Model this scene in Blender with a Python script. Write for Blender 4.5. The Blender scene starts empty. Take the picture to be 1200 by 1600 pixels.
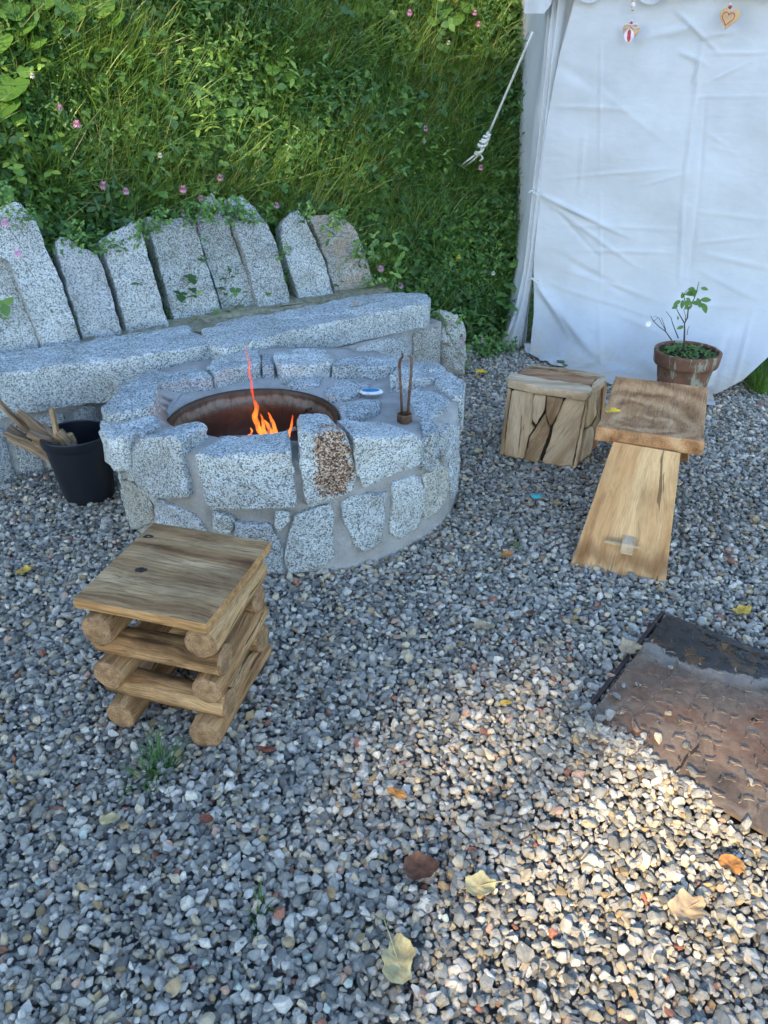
import bpy, bmesh, math, random
import numpy as np
from mathutils import Vector, Matrix, noise

random.seed(7); np.random.seed(7)
scene = bpy.context.scene
col = scene.collection
R = math.radians

# ------------------------------------------------------------------ camera
PITCH, FPX, CAMH = R(29.5), 1200.0, 1.5
cam = bpy.data.cameras.new('camera'); camo = bpy.data.objects.new('camera', cam); col.objects.link(camo)
camo.location = (0, 0, CAMH); camo.rotation_euler = (math.pi/2 - PITCH, 0, 0)
cam.sensor_fit = 'VERTICAL'; cam.sensor_height = 36; cam.lens = 36*FPX/1600
cam.clip_start = .05; cam.clip_end = 400
scene.camera = camo

# ------------------------------------------------------------------ world, sun, exposure
SUN_AZ, SUN_EL = R(207), R(30)
world = bpy.data.worlds.new('World'); scene.world = world; world.use_nodes = True
wn = world.node_tree; bg = wn.nodes['Background']
sky = wn.nodes.new('ShaderNodeTexSky'); sky.sky_type = 'NISHITA'; sky.sun_disc = False
sky.sun_elevation = SUN_EL; sky.sun_rotation = SUN_AZ
sky.air_density = 1.0; sky.dust_density = .25; sky.ozone_density = 1.4
wn.links.new(sky.outputs[0], bg.inputs[0]); bg.inputs[1].default_value = .15
SDIR = Vector((math.sin(SUN_AZ)*math.cos(SUN_EL), math.cos(SUN_AZ)*math.cos(SUN_EL), math.sin(SUN_EL)))
sl = bpy.data.lights.new('sun', 'SUN'); sl.energy = 2.6; sl.angle = R(1.2); sl.color = (1, .77, .48)
so = bpy.data.objects.new('sun', sl); col.objects.link(so)
so.rotation_euler = (-SDIR).to_track_quat('-Z', 'Y').to_euler(); so.location = SDIR*20
vs = scene.view_settings
vs.view_transform = 'Standard'; vs.look = 'None'; vs.gamma = 1; vs.exposure = 2.02; vs.use_curve_mapping = False
try:
    scene.cycles.use_denoising = True
    scene.cycles.max_bounces = 6; scene.cycles.transparent_max_bounces = 12
except Exception: pass

# ------------------------------------------------------------------ pixel -> world helpers (photo 1200 x 1600)
def ray(px, py):
    u = (px-600)/FPX; v = (py-800)/FPX
    return Vector((u, math.cos(PITCH)-v*math.sin(PITCH), -math.sin(PITCH)-v*math.cos(PITCH)))
CAM = Vector((0, 0, CAMH))
def P(px, py, z=0.0):
    d = ray(px, py); return CAM + d*((z-CAMH)/d.z)
def PY(px, py, y):
    d = ray(px, py); return CAM + d*(y/d.y)

# ------------------------------------------------------------------ object helpers
def link(o, parent=None):
    col.objects.link(o)
    if parent is not None: o.parent = parent
    return o
def root_loc(o):
    v = Vector((0, 0, 0))
    while o is not None: v += o.location; o = o.parent
    return v
def tag(o, label=None, cat=None, group=None, kind=None):
    if label: o['label'] = label
    if cat: o['category'] = cat
    if group: o['group'] = group
    if kind: o['kind'] = kind
    return o
def thing(name, label, cat, loc=(0, 0, 0), group=None):
    o = bpy.data.objects.new(name, None); o.empty_display_size = .05; col.objects.link(o); o.location = loc
    return tag(o, label, cat, group)
def mk(name, verts, faces, mat, parent=None, loc=None, smooth=True, gc=None, sharp=None, midx=None, attrs=None):
    """world-space verts -> one mesh object; origin at parent's root or at loc"""
    base = root_loc(parent) if parent is not None else (Vector(loc) if loc is not None else Vector((0, 0, 0)))
    V = np.asarray([tuple(v) for v in verts] if not isinstance(verts, np.ndarray) else verts, dtype=float) - np.array(base)
    me = bpy.data.meshes.new(name); me.from_pydata(V.tolist(), [], faces if isinstance(faces, list) else faces.tolist())
    for m in (mat if isinstance(mat, (list, tuple)) else [mat]): me.materials.append(m)
    if smooth: me.polygons.foreach_set('use_smooth', [True]*len(me.polygons))
    if midx is not None: me.polygons.foreach_set('material_index', midx)
    if gc is not None:
        a = me.attributes.new('gc', 'FLOAT_VECTOR', 'POINT'); a.data.foreach_set('vector', np.asarray(gc, dtype=float).ravel())
    for k, arr in (attrs or {}).items():
        a = me.attributes.new(k, 'FLOAT', 'POINT'); a.data.foreach_set('value', np.asarray(arr, dtype=float))
    me.update()
    if sharp: me.set_sharp_from_angle(angle=R(sharp))
    o = bpy.data.objects.new(name, me)
    if parent is None: o.location = base
    return link(o, parent)
def merge(parts):
    V = []; F = []; G = []; n = 0
    for p in parts:
        V += list(p[0]); F += [tuple(i+n for i in f) for f in p[1]]
        if len(p) > 2: G += list(p[2])
        n += len(p[0])
    return V, F, (G if G else None)
def tube(pts, rads, n=8, cap=True):
    pts = [Vector(p) for p in pts]
    if not hasattr(rads, '__len__'): rads = [rads]*len(pts)
    V = []; F = []; prev = None
    for i, p in enumerate(pts):
        t = (pts[min(i+1, len(pts)-1)]-pts[max(i-1, 0)]).normalized()
        if prev is None:
            a = Vector((0, 0, 1)) if abs(t.z) < .9 else Vector((1, 0, 0)); x = t.cross(a).normalized()
        else: x = (prev - t*prev.dot(t)).normalized()
        prev = x; y = t.cross(x)
        for k in range(n):
            a = 2*math.pi*k/n; V.append(p + (x*math.cos(a)+y*math.sin(a))*rads[i])
    for i in range(len(pts)-1):
        for k in range(n):
            F.append((i*n+k, i*n+(k+1) % n, (i+1)*n+(k+1) % n, (i+1)*n+k))
    if cap:
        F.append(tuple(range(n))[::-1]); F.append(tuple(range((len(pts)-1)*n, len(pts)*n)))
    return V, F
def lathe(profile, c=(0, 0, 0), n=40, wob=0, seed=0, sx=1, sy=1, close=True):
    V = []; F = []
    for j, (r, z) in enumerate(profile):
        for k in range(n):
            a = 2*math.pi*k/n; rr = r*(1+wob*noise.noise(Vector((math.cos(a)*2+seed, math.sin(a)*2, z*4))))
            V.append(Vector((c[0]+rr*math.cos(a)*sx, c[1]+rr*math.sin(a)*sy, c[2]+z)))
    for j in range(len(profile)-1):
        for k in range(n): F.append((j*n+k, j*n+(k+1) % n, (j+1)*n+(k+1) % n, (j+1)*n+k))
    if close:
        F.append(tuple(range(n))[::-1]); F.append(tuple(range((len(profile)-1)*n, len(profile)*n)))
    return V, F

# ------------------------------------------------------------------ materials
class NT:
    def __init__(s, name):
        s.m = bpy.data.materials.new(name); s.m.use_nodes = True; s.t = s.m.node_tree; s.b = s.t.nodes['Principled BSDF']
        s.out = s.t.nodes['Material Output']
    def n(s, typ, ins=None, **kw):
        nd = s.t.nodes.new(typ)
        for k, v in kw.items(): setattr(nd, k, v)
        for k, v in (ins or {}).items(): s.set(nd.inputs[k], v)
        return nd
    def set(s, sock, v):
        if isinstance(v, bpy.types.NodeSocket): s.t.links.new(v, sock)
        elif isinstance(v, bpy.types.Node): s.t.links.new(v.outputs[0], sock)
        else:
            if hasattr(sock.default_value, '__len__') and not hasattr(v, '__len__'): v = [v]*len(sock.default_value)
            if hasattr(sock.default_value, '__len__') and len(sock.default_value) == 4 and len(v) == 3: v = tuple(v)+(1,)
            sock.default_value = v
    def noise(s, vec, scale, detail=4, rough=.6, dist=0):
        return s.n('ShaderNodeTexNoise', {'Vector': vec, 'Scale': scale, 'Detail': detail, 'Roughness': rough, 'Distortion': dist}).outputs['Fac']
    def voro(s, vec, scale, feature='F1', out='Distance'):
        nd = s.n('ShaderNodeTexVoronoi', {'Vector': vec, 'Scale': scale}, feature=feature); return nd.outputs[out]
    def ramp(s, fac, stops, interp='LINEAR'):
        nd = s.n('ShaderNodeValToRGB', {'Fac': fac}); cr = nd.color_ramp; cr.interpolation = interp
        while len(cr.elements) < len(stops): cr.elements.new(.5)
        for e, (p, c) in zip(cr.elements, stops):
            e.position = p; e.color = (tuple(c) if hasattr(c, '__len__') else (c, c, c))+(1,)
        return nd.outputs[0]
    def mix(s, fac, a, b, mode='MIX'):
        nd = s.n('ShaderNodeMix', data_type='RGBA', blend_type=mode)
        s.set(nd.inputs[0], fac); s.set(nd.inputs[6], a); s.set(nd.inputs[7], b); return nd.outputs[2]
    def math(s, op, a, b=0.0, c=None):
        nd = s.n('ShaderNodeMath', operation=op); s.set(nd.inputs[0], a); s.set(nd.inputs[1], b)
        if c is not None: s.set(nd.inputs[2], c)
        return nd.outputs[0]
    def vmul(s, vec, k, add=None):
        nd = s.n('ShaderNodeVectorMath', {0: vec, 1: k}, operation='MULTIPLY'); o = nd.outputs[0]
        if add is not None: nd = s.n('ShaderNodeVectorMath', {0: o, 1: add}, operation='ADD'); o = nd.outputs[0]
        return o
    def bump(s, h, dist, strength=1.0, normal=None):
        nd = s.n('ShaderNodeBump', {'Height': h, 'Distance': dist, 'Strength': strength})
        if normal is not None: s.set(nd.inputs['Normal'], normal)
        return nd.outputs[0]
    def done(s, color=None, rough=None, normal=None, spec=None, metal=None):
        if color is not None: s.set(s.b.inputs['Base Color'], color)
        if rough is not None: s.set(s.b.inputs['Roughness'], rough)
        if normal is not None: s.set(s.b.inputs['Normal'], normal)
        if spec is not None: s.set(s.b.inputs['Specular IOR Level'], spec)
        if metal is not None: s.set(s.b.inputs['Metallic'], metal)
        return s.m
    def pos(s): return s.n('ShaderNodeNewGeometry').outputs['Position']
    def objrand(s): return s.n('ShaderNodeObjectInfo').outputs['Random']
    def attr(s, name, out='Vector', typ='GEOMETRY'):
        return s.n('ShaderNodeAttribute', attribute_name=name, attribute_type=typ).outputs[out]

def mat_granite(name, tint=(1, 1, 1), rust=0.0, lichen=0.0, dark=0.0):
    t = NT(name); p = t.n('ShaderNodeTexCoord').outputs['Object']; r = t.objrand()
    off = t.n('ShaderNodeCombineXYZ', {'X': t.math('MULTIPLY', r, 37.0), 'Y': t.math('MULTIPLY', r, 91.0), 'Z': r}).outputs[0]
    p = t.n('ShaderNodeVectorMath', {0: p, 1: off}, operation='ADD').outputs[0]
    warp = t.n('ShaderNodeTexNoise', {'Vector': p, 'Scale': 90.0, 'Detail': 2.0}).outputs['Color']
    pw = t.n('ShaderNodeVectorMath', {0: p, 1: t.vmul(warp, (.003, .003, .003))}, operation='ADD').outputs[0]
    cell = t.n('ShaderNodeTexVoronoi', {'Vector': pw, 'Scale': 225.0}).outputs['Color']
    cv = t.n('ShaderNodeSeparateColor', {'Color': cell}).outputs[0]
    cv = t.math('ADD', cv, t.math('MULTIPLY', t.math('SUBTRACT', t.noise(p, 45, 3), .5), .42))
    cv = t.math('ADD', cv, t.math('MULTIPLY', t.math('SUBTRACT', r, .5), .13))
    base = t.ramp(cv, [(0, .02), (.20, .035), (.29, .25), (.38, .50), (.52, .66), (.80, .84), (1, .90)])
    fine = t.noise(p, 430, 2, .6)
    base = t.mix(.42, base, t.ramp(fine, [(.42, .02), (.5, .58), (.58, .95)]), 'MIX')
    big = t.noise(p, 7, 5, .6)
    base = t.mix(.8, base, t.ramp(big, [(.3, (.68, .67, .64)), (.55, (.95, .95, .95)), (.72, (1.06, 1.07, 1.08))]), 'MULTIPLY')
    base = t.mix(1, base, t.ramp(r, [(0, (.84, .86, .89)), (.5, (.94, .955, .975)), (1, (1.02, 1.02, 1.02))]), 'MULTIPLY')
    base = t.mix(1, base, tuple(a*b for a, b in zip(tint, (.93, 1.0, .985))), 'MULTIPLY')
    wear = t.noise(p, 18, 6, .7)
    base = t.mix(t.ramp(wear, [(.62, 0), (.78, .22)]), base, (.52, .47, .36))
    if rust:
        rs = t.noise(p, 11, 6, .7, .6)
        q1 = PY(522, 722, 2.225)
        dv = t.n('ShaderNodeVectorMath', {0: t.n('ShaderNodeVectorMath', {0: t.pos(), 1: tuple(q1)}, operation='SUBTRACT').outputs[0], 1: (13.0, 4.0, 8.0)}, operation='MULTIPLY').outputs[0]
        ln = t.n('ShaderNodeVectorMath', {0: dv}, operation='LENGTH').outputs['Value']
        rs = t.math('ADD', rs, t.math('MULTIPLY', t.math('SUBTRACT', 1.05, ln), .32)); msk = t.ramp(rs, [(.53, 0), (.58, 1)])
        rc = t.ramp(cv, [(.15, (.03, .014, .008)), (.35, (.12, .055, .025)), (.6, (.30, .16, .08)), (.85, (.62, .48, .36))])
        base = t.mix(t.math('MULTIPLY', msk, .9), base, rc)
    if lichen:
        base = t.mix(t.math('MULTIPLY', t.ramp(t.noise(p, 9, 6, .7), [(.45, 0), (.55, 1)]), lichen), base, (.40, .27, .17))
    if dark: base = t.mix(dark, base, (.09, .08, .06))
    h = t.math('ADD', t.math('MULTIPLY', t.noise(p, 60, 6, .7), 1.0), t.math('MULTIPLY', cv, .12))
    nb = t.bump(h, .012, .9)
    return t.done(base, .82, nb, .35)

def mat_mortar(name='mortar'):
    t = NT(name); p = t.pos()
    b = t.ramp(t.noise(p, 6, 6, .65), [(.3, (.42, .39, .35)), (.45, (.56, .55, .52)), (.6, (.66, .66, .64)), (.7, (.74, .74, .73))])
    b = t.mix(.5, b, t.ramp(t.noise(p, 180, 4, .7), [(.35, .55), (.65, 1.0)]), 'MULTIPLY')
    return t.done(b, .95, t.bump(t.noise(p, 42, 9, .8), .022, 1.0), .2)

def mat_wood(name, dark, mid, light, ring=9, stain=.5, rough=.7, across=42, streak=.5, along=2.2):
    """grain runs along gc.x"""
    t = NT(name); g = t.attr('gc'); r = t.objrand()
    off = t.n('ShaderNodeCombineXYZ', {'X': t.math('MULTIPLY', r, 13.0), 'Y': t.math('MULTIPLY', r, 7.0), 'Z': t.math('MULTIPLY', r, 5.0)}).outputs[0]
    g = t.n('ShaderNodeVectorMath', {0: g, 1: off}, operation='ADD').outputs[0]
    w = t.n('ShaderNodeTexNoise', {'Vector': t.vmul(g, (2.5, 6, 6)), 'Scale': 1.0, 'Detail': 3.0}).outputs['Color']
    gw = t.n('ShaderNodeVectorMath', {0: g, 1: t.vmul(w, (.0, .09, .09))}, operation='ADD').outputs[0]
    broad = t.noise(t.vmul(gw, (along*.5, ring, ring)), 1.6, 3, .55)
    fine = t.noise(t.vmul(gw, (along*2, across*2.6, across*2.6)), 1.6, 5, .75)
    c = t.ramp(broad, [(.28, dark), (.45, mid), (.68, light)])
    c = t.mix(streak, c, t.ramp(fine, [(.32, .32), (.5, .85), (.66, 1.12)]), 'MULTIPLY')
    ck = t.noise(t.vmul(gw, (along*.9, across*.9, across*.9)), 1.0, 3, .5)
    c = t.mix(t.ramp(ck, [(.30, .8), (.33, 0)]), c, tuple(x*.4 for x in dark))
    st = t.noise(t.vmul(g, (3, 5, 5)), 1.3, 5, .6)
    c = t.mix(t.math('MULTIPLY', t.ramp(st, [(.48, 0), (.66, 1)]), stain), c, tuple(x*.45 for x in dark))
    t.ck = ck
    return t, c, g, fine, rough
def wood(*a, **k):
    t, c, g, fine, rough = mat_wood(*a, **k); ck = t.ck
    return t.done(c, rough, t.bump(t.math('ADD', fine, t.math('MULTIPLY', ck, 1.2)), .004, .9), .18)

def mat_endgrain(name, dark, light):
    t = NT(name); g = t.attr('gc')
    s = t.n('ShaderNodeSeparateXYZ', {0: g})
    rr = t.math('SQRT', t.math('ADD', t.math('POWER', s.outputs[1], 2.0), t.math('POWER', s.outputs[2], 2.0)))
    rr0 = t.objrand(); g2 = t.n('ShaderNodeVectorMath', {0: g, 1: t.n('ShaderNodeCombineXYZ', {'X': t.math('MULTIPLY', rr0, 31.0), 'Y': t.math('MULTIPLY', rr0, 17.0), 'Z': rr0}).outputs[0]}, operation='ADD').outputs[0]; n1 = t.noise(g2, 30, 4, .6)
    rings = t.math('SINE', t.math('MULTIPLY', t.math('ADD', rr, t.math('MULTIPLY', n1, .03)), 900.0))
    c = t.ramp(t.math('ADD', t.math('MULTIPLY', rings, .06), t.noise(g2, 45, 5, .7)), [(.25, dark), (.75, light)])
    c = t.mix(t.ramp(t.noise(g2, 22, 5, .7), [(.5, 0), (.7, .5)]), c, (.10, .06, .035))
    c = t.mix(t.ramp(rr, [(.0, .7), (.012, .0)]), c, (.25, .12, .05))
    return t.done(c, .8, t.bump(t.noise(g, 120, 5, .7), .004, .7), .25)

def mat_pebble():
    t = NT('pebble_stone'); p = t.n('ShaderNodeTexCoord').outputs['Object']
    r = t.attr('pr', 'Fac', 'INSTANCER'); q = t.attr('pq', 'Fac', 'INSTANCER')
    c = t.ramp(r, [(0, (.15, .158, .16)), (.18, (.24, .25, .25)), (.40, (.34, .35, .345)), (.62, (.43, .43, .42)), (.74, (.47, .47, .455)),
                   (.80, (.50, .50, .48)), (.825, (.46, .41, .32)), (.90, (.36, .32, .24)), (.945, (.34, .26, .15)), (.970, (.36, .25, .20)), (.988, (.30, .13, .09)), (.993, (.42, .50, .48))], 'CONSTANT')
    off = t.n('ShaderNodeCombineXYZ', {'X': t.math('MULTIPLY', r, 50.0), 'Y': t.math('MULTIPLY', q, 50.0)}).outputs[0]
    pp = t.n('ShaderNodeVectorMath', {0: p, 1: off}, operation='ADD').outputs[0]
    c = t.mix(1, c, t.ramp(q, [(0, (.95, .87, .74)), (.5, (1.42, 1.31, 1.12)), (1, (1.62, 1.48, 1.28))]), 'MULTIPLY')
    n = t.noise(pp, 2.2, 6, .7, .4)
    c = t.mix(.8, c, t.ramp(n, [(.3, .62), (.5, .98), (.7, 1.25)]), 'MULTIPLY')
    vein = t.noise(pp, 1.6, 3, .5, 2.0)
    c = t.mix(t.ramp(vein, [(.485, 0), (.50, .35), (.515, 0)]), c, (.6, .58, .55))
    return t.done(c, t.ramp(n, [(.3, .5), (.7, .75)]), t.bump(t.noise(pp, 5, 6, .75), .05, .5), .45)

def mat_ground():
    t = NT('gravelly_soil'); p = t.pos()
    v = t.voro(p, 45, 'F1', 'Color'); s = t.n('ShaderNodeSeparateColor', {'Color': v}).outputs[0]
    c = t.ramp(s, [(0, (.10, .10, .10)), (.5, (.22, .22, .21)), (1, (.34, .33, .30))])
    return t.done(c, .9, t.bump(t.voro(p, 45), .006, .6), .2)

def mat_leaf(name, stops, rough=.45, trans=.3, patt='INSTANCER', spec=.4, vein=True):
    t = NT(name); r = t.attr('pr', 'Fac', patt)
    lr = t.attr('lr', 'Fac')
    f = t.math('ADD', t.math('MULTIPLY', r, .55), t.math('MULTIPLY', lr, .45))
    c = t.ramp(f, stops)
    t.done(c, rough, None, spec)
    tr = t.n('ShaderNodeBsdfTranslucent', {'Color': t.mix(1, c, (1.3, 1.5, .6), 'MULTIPLY')})
    mx = t.n('ShaderNodeMixShader', {0: trans, 1: t.b.outputs[0], 2: tr.outputs[0]})
    t.t.links.new(mx.outputs[0], t.out.inputs[0]); return t.m
def mat_plain(name, c, rough=.6, spec=.4, metal=0, var=.25, scale=30, bump=.0):
    t = NT(name); p = t.n('ShaderNodeTexCoord').outputs['Object']
    n = t.noise(p, scale, 5, .65)
    cc = t.mix(1, c, t.ramp(n, [(.3, 1-var), (.7, 1+var)]), 'MULTIPLY')
    return t.done(cc, rough, t.bump(n, bump, 1) if bump else None, spec, metal)

M = {}
M['granite'] = mat_granite('granite')
M['granite_rust'] = mat_granite('granite_rust', rust=.9)
M['granite_brown'] = mat_granite('granite_brown', tint=(.85, .80, .76), lichen=.45)
M['granite_warm'] = mat_granite('granite_warm', tint=(1.0, .94, .84), lichen=.12)
M['granite_dark'] = mat_granite('granite_dark', tint=(.78, .79, .82))
M['mortar'] = mat_mortar()
M['mortar_moss'] = mat_plain('mossy_mortar', (.26, .25, .17), .95, .2, var=.5, scale=35, bump=.01)
M['pebble'] = mat_pebble()
M['ground'] = mat_ground()
M['log'] = wood('stripped_log_wood', (.10, .05, .02), (.37, .20, .085), (.60, .38, .185), ring=17, stain=.85, streak=.95, across=56, along=2.6)
M['log_end'] = mat_endgrain('log_end_grain', (.12, .06, .028), (.46, .29, .15))
M['board'] = wood('weathered_board', (.16, .075, .032), (.40, .235, .11), (.56, .38, .20), ring=11, stain=.5, streak=.95, across=34, along=1.5)
M['board_edge'] = wood('board_edge', (.22, .11, .04), (.46, .25, .10), (.60, .37, .17), ring=30, across=30, stain=.3, streak=.6)
M['slabwood'] = wood('pale_leg_wood', (.36, .22, .10), (.55, .37, .19), (.66, .48, .27), ring=7, stain=.25, streak=.35, rough=.5)
M['drift'] = wood('driftwood', (.20, .11, .05), (.42, .27, .15), (.56, .41, .25), ring=12, stain=.45, streak=.6)
M['drift_pale'] = wood('pale_driftwood', (.34, .22, .12), (.53, .38, .23), (.65, .50, .34), ring=10, stain=.35, streak=.45)
M['drift_red'] = wood('reddish_driftwood', (.16, .065, .028), (.36, .18, .085), (.50, .31, .18), ring=16, stain=.4, streak=.6)
M['dark_wood'] = mat_plain('painted_gap_shade', (.03, .022, .015), .9)  # near-black colour standing in for shade inside gaps and holes
M['split'] = wood('split_firewood', (.10, .06, .035), (.24, .16, .10), (.38, .29, .20), ring=40, stain=.4, streak=.8)
M['split_pale'] = wood('split_firewood_pale', (.16, .09, .045), (.34, .22, .12), (.55, .42, .26), ring=30, stain=.2, streak=.6)
M['knot'] = mat_plain('knot_wood', (.03, .022, .018), .8, .3, var=.5, scale=120, bump=.004)

def mat_seatwood():
    t, c, g, fine, rough = mat_wood('suar_seat_wood', (.17, .08, .035), (.36, .19, .085), (.52, .32, .165), ring=9, stain=.1, streak=.75, rough=.45, across=44)
    s = t.n('ShaderNodeVectorMath', {0: t.vmul(t.attr('gc'), (1.0, 1.4, 1.4)), 1: (0.03, -.13, 0)}, operation='ADD').outputs[0]
    w = t.n('ShaderNodeTexNoise', {'Vector': s, 'Scale': 5.0, 'Detail': 4.0}).outputs['Color']
    s2 = t.n('ShaderNodeVectorMath', {0: s, 1: t.vmul(w, (.16, .16, .16))}, operation='ADD').outputs[0]
    ln = t.n('ShaderNodeVectorMath', {0: s2}, operation='LENGTH').outputs['Value']
    rg = t.math('SINE', t.math('ADD', t.math('MULTIPLY', ln, 62.0), t.math('MULTIPLY', t.noise(s2, 7, 4, .6), 7.0)))
    c2 = t.ramp(t.math('ADD', t.math('MULTIPLY', rg, .13), t.noise(s2, 9, 6, .7)), [(.28, (.15, .06, .025)), (.45, (.42, .20, .08)), (.6, (.60, .33, .15)), (.8, (.72, .48, .26))])
    c = t.mix(.62, c, c2); c = t.mix(.5, c, t.ramp(fine, [(.32, .4), (.5, .95), (.66, 1.2)]), 'MULTIPLY')
    return t.done(c, .65, t.bump(fine, .0015, .6), .2)
M['seatwood'] = mat_seatwood()

def mat_leg():
    t, c, g, fine, rough = mat_wood('leg_wood', (.27, .125, .042), (.54, .30, .125), (.70, .45, .215), ring=9, stain=.4, streak=.5, rough=.5)
    x = t.n('ShaderNodeSeparateXYZ', {0: t.attr('gc')}).outputs[0]
    wv = t.noise(t.vmul(t.attr('gc'), (2, 9, 9)), 1.5, 4, .6)
    lvl = t.math('ADD', x, t.math('MULTIPLY', t.math('SUBTRACT', wv, .5), .16))
    st = t.ramp(lvl, [(.03, .15), (.06, .75), (.085, .65), (.12, 0)])
    c = t.mix(t.math('MULTIPLY', st, .8), c, (.13, .055, .018))
    return t.done(c, .6, t.bump(fine, .0015, .6), .2)
M['leg'] = mat_leg()

def mat_rustmetal(name, wet=False):
    t = NT(name); p = t.pos()
    a = t.noise(p, 14, 8, .7, .4); b = t.noise(p, 70, 6, .7)
    c = t.ramp(a, [(.3, (.035, .022, .016)), (.46, (.10, .045, .025)), (.58, (.17, .095, .05)), (.72, (.07, .055, .045))])
    c = t.mix(t.ramp(b, [(.5, 0), (.7, .6)]), c, (.16, .15, .13))
    return t.done(c, t.ramp(b, [(.3, .35), (.7, .75)]), t.bump(t.math('ADD', a, b), .004, .6), .5, .35)
M['rust'] = mat_rustmetal('rusty_steel')
M['iron'] = mat_plain('dark_iron', (.055, .035, .028), .6, .4, .4, .4, 60, .003)

def mat_bowl():
    t = NT('sooty_bowl_steel'); p = t.pos(); z = t.n('ShaderNodeSeparateXYZ', {0: p}).outputs[2]
    a = t.noise(p, 12, 7, .7, .5); b = t.noise(t.vmul(p, (60, 60, 14)), 1, 5, .7)
    zz = t.math('ADD', z, t.math('MULTIPLY', t.math('SUBTRACT', a, .5), .05))
    c = t.ramp(t.math('MULTIPLY', zz, 2.5), [(.45, (.025, .016, .012)), (.68, (.055, .034, .022)), (.76, (.10, .066, .04)), (.80, (.20, .16, .11)), (.835, (.22, .185, .14)), (.86, (.10, .065, .04)), (.92, (.075, .045, .028))])
    c = t.mix(t.ramp(b, [(.45, 0), (.7, .7)]), c, (.035, .022, .014))
    return t.done(c, t.ramp(a, [(.3, .28), (.7, .6)]), t.bump(a, .006, .7), .5, .45)
M['bowl'] = mat_bowl()

def mat_plate():
    t = NT('rusty_tread_plate'); p = t.pos(); g = t.attr('gc')
    a = t.noise(p, 9, 8, .68, .8); b = t.noise(p, 60, 7, .75); e = t.noise(p, 3.2, 5, .6)
    c = t.ramp(a, [(.32, (.065, .046, .032)), (.46, (.135, .098, .068)), (.56, (.21, .158, .11)), (.70, (.29, .23, .165))])
    c = t.mix(t.ramp(e, [(.48, 0), (.64, .65)]), c, (.20, .085, .035))
    c = t.mix(t.ramp(b, [(.5, 0), (.72, .55)]), c, (.05, .038, .03))
    # wet, dark area: everything inside a wide puddle in the upper corner, with a wobbly rim
    d = t.n('ShaderNodeVectorMath', {0: t.n('ShaderNodeVectorMath', {0: p, 1: t.vmul(t.n('ShaderNodeTexNoise', {'Vector': p, 'Scale': 8.0, 'Detail': 9.0, 'Roughness': .65}).outputs['Color'], (.20, .20, 0))}, operation='ADD').outputs[0], 1: (1.20, 2.16, .02)}, operation='DISTANCE').outputs['Value']
    wet = t.ramp(t.math('MULTIPLY', d, 1.55), [(.58, 1), (.60, .95), (.615, 0)])
    rim = t.ramp(t.math('MULTIPLY', d, 1.55), [(.595, 0), (.625, .55), (.70, 0)])
    c = t.mix(rim, c, (.34, .31, .27))
    wetc = t.mix(t.ramp(t.noise(p, 12, 6, .7, .5), [(.50, 0), (.66, 1)]), (.022, .017, .012), (.16, .075, .012))
    c = t.mix(wet, c, wetc)
    rg = t.mix(wet, t.ramp(b, [(.3, .42), (.7, .75)]), (.16, .16, .16))
    nb = t.bump(t.math('ADD', a, t.math('MULTIPLY', b, .6)), .004, .5)
    return t.done(c, rg, nb, .5, .15)
M['plate'] = mat_plate()

def mat_canvas():
    t = NT('white_canvas'); p = t.pos()
    a = t.noise(p, 4, 6, .6); zz = t.n('ShaderNodeSeparateXYZ', {0: p}).outputs[2]
    c = t.ramp(a, [(.3, (.50, .53, .55)), (.6, (.58, .61, .64))])
    dirt = t.math('ADD', t.math('MULTIPLY', zz, 2.2), t.math('MULTIPLY', t.math('SUBTRACT', t.noise(p, 7, 6, .7, .6), .5), 1.5))
    c = t.mix(t.ramp(dirt, [(.0, .55), (.35, 0)]), c, (.48, .42, .30))
    weave = t.n('ShaderNodeTexWave', {'Vector': p, 'Scale': 160.0, 'Distortion': 1.0})
    creases = t.noise(t.vmul(p, (1.5, 1.5, 4.5)), 3.2, 6, .55, 1.6)
    nb = t.bump(creases, .018, .22); nb = t.bump(weave.outputs['Fac'], .0006, .3, nb)
    t.done(c, .75, nb, .3)
    tr = t.n('ShaderNodeBsdfTranslucent', {'Color': (.7, .7, .68, 1)})
    mx = t.n('ShaderNodeMixShader', {0: .12, 1: t.b.outputs[0], 2: tr.outputs[0]}); t.t.links.new(mx.outputs[0], t.out.inputs[0])
    return t.m
M['canvas'] = mat_canvas()
M['rope'] = mat_plain('white_rope', (.62, .64, .62), .8, .2, 0, .3, 200, .003)
M['pole'] = mat_plain('grey_steel_pole', (.30, .32, .35), .4, .5, .5, .15)
def mat_pot():
    t = NT('terracotta'); p = t.n('ShaderNodeTexCoord').outputs['Object']
    a = t.noise(p, 16, 6, .7)
    c = t.ramp(a, [(.3, (.11, .055, .035)), (.6, (.20, .098, .06)), (.75, (.25, .15, .10))])
    st = t.noise(t.vmul(p, (22, 22, 5)), 1, 6, .7, .8)
    c = t.mix(t.ramp(st, [(.52, 0), (.60, .8)]), c, (.33, .35, .27))
    c = t.mix(t.ramp(t.noise(p, 24, 5, .7), [(.56, 0), (.66, .8)]), c, (.07, .075, .03))
    return t.done(c, .85, t.bump(a, .004, .6), .25)
M['pot'] = mat_pot()
M['soil'] = mat_plain('dark_soil', (.04, .028, .02), .95, .2, 0, .5, 60, .02)
M['plastic'] = mat_plain('black_plastic', (.008, .010, .016), .35, .5, 0, .2, 10)
M['bank'] = mat_plain('bank_soil', (.022, .030, .012), .95, .1, 0, .6, 12, .05)
M['grass'] = mat_leaf('grass_blades', [(0, (.04, .095, .025)), (.4, (.09, .18, .04)), (.7, (.17, .29, .065)), (.86, (.27, .35, .09)), (.95, (.40, .36, .18)), (1, (.46, .40, .22))], trans=.3, rough=.36, spec=.5)
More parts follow.
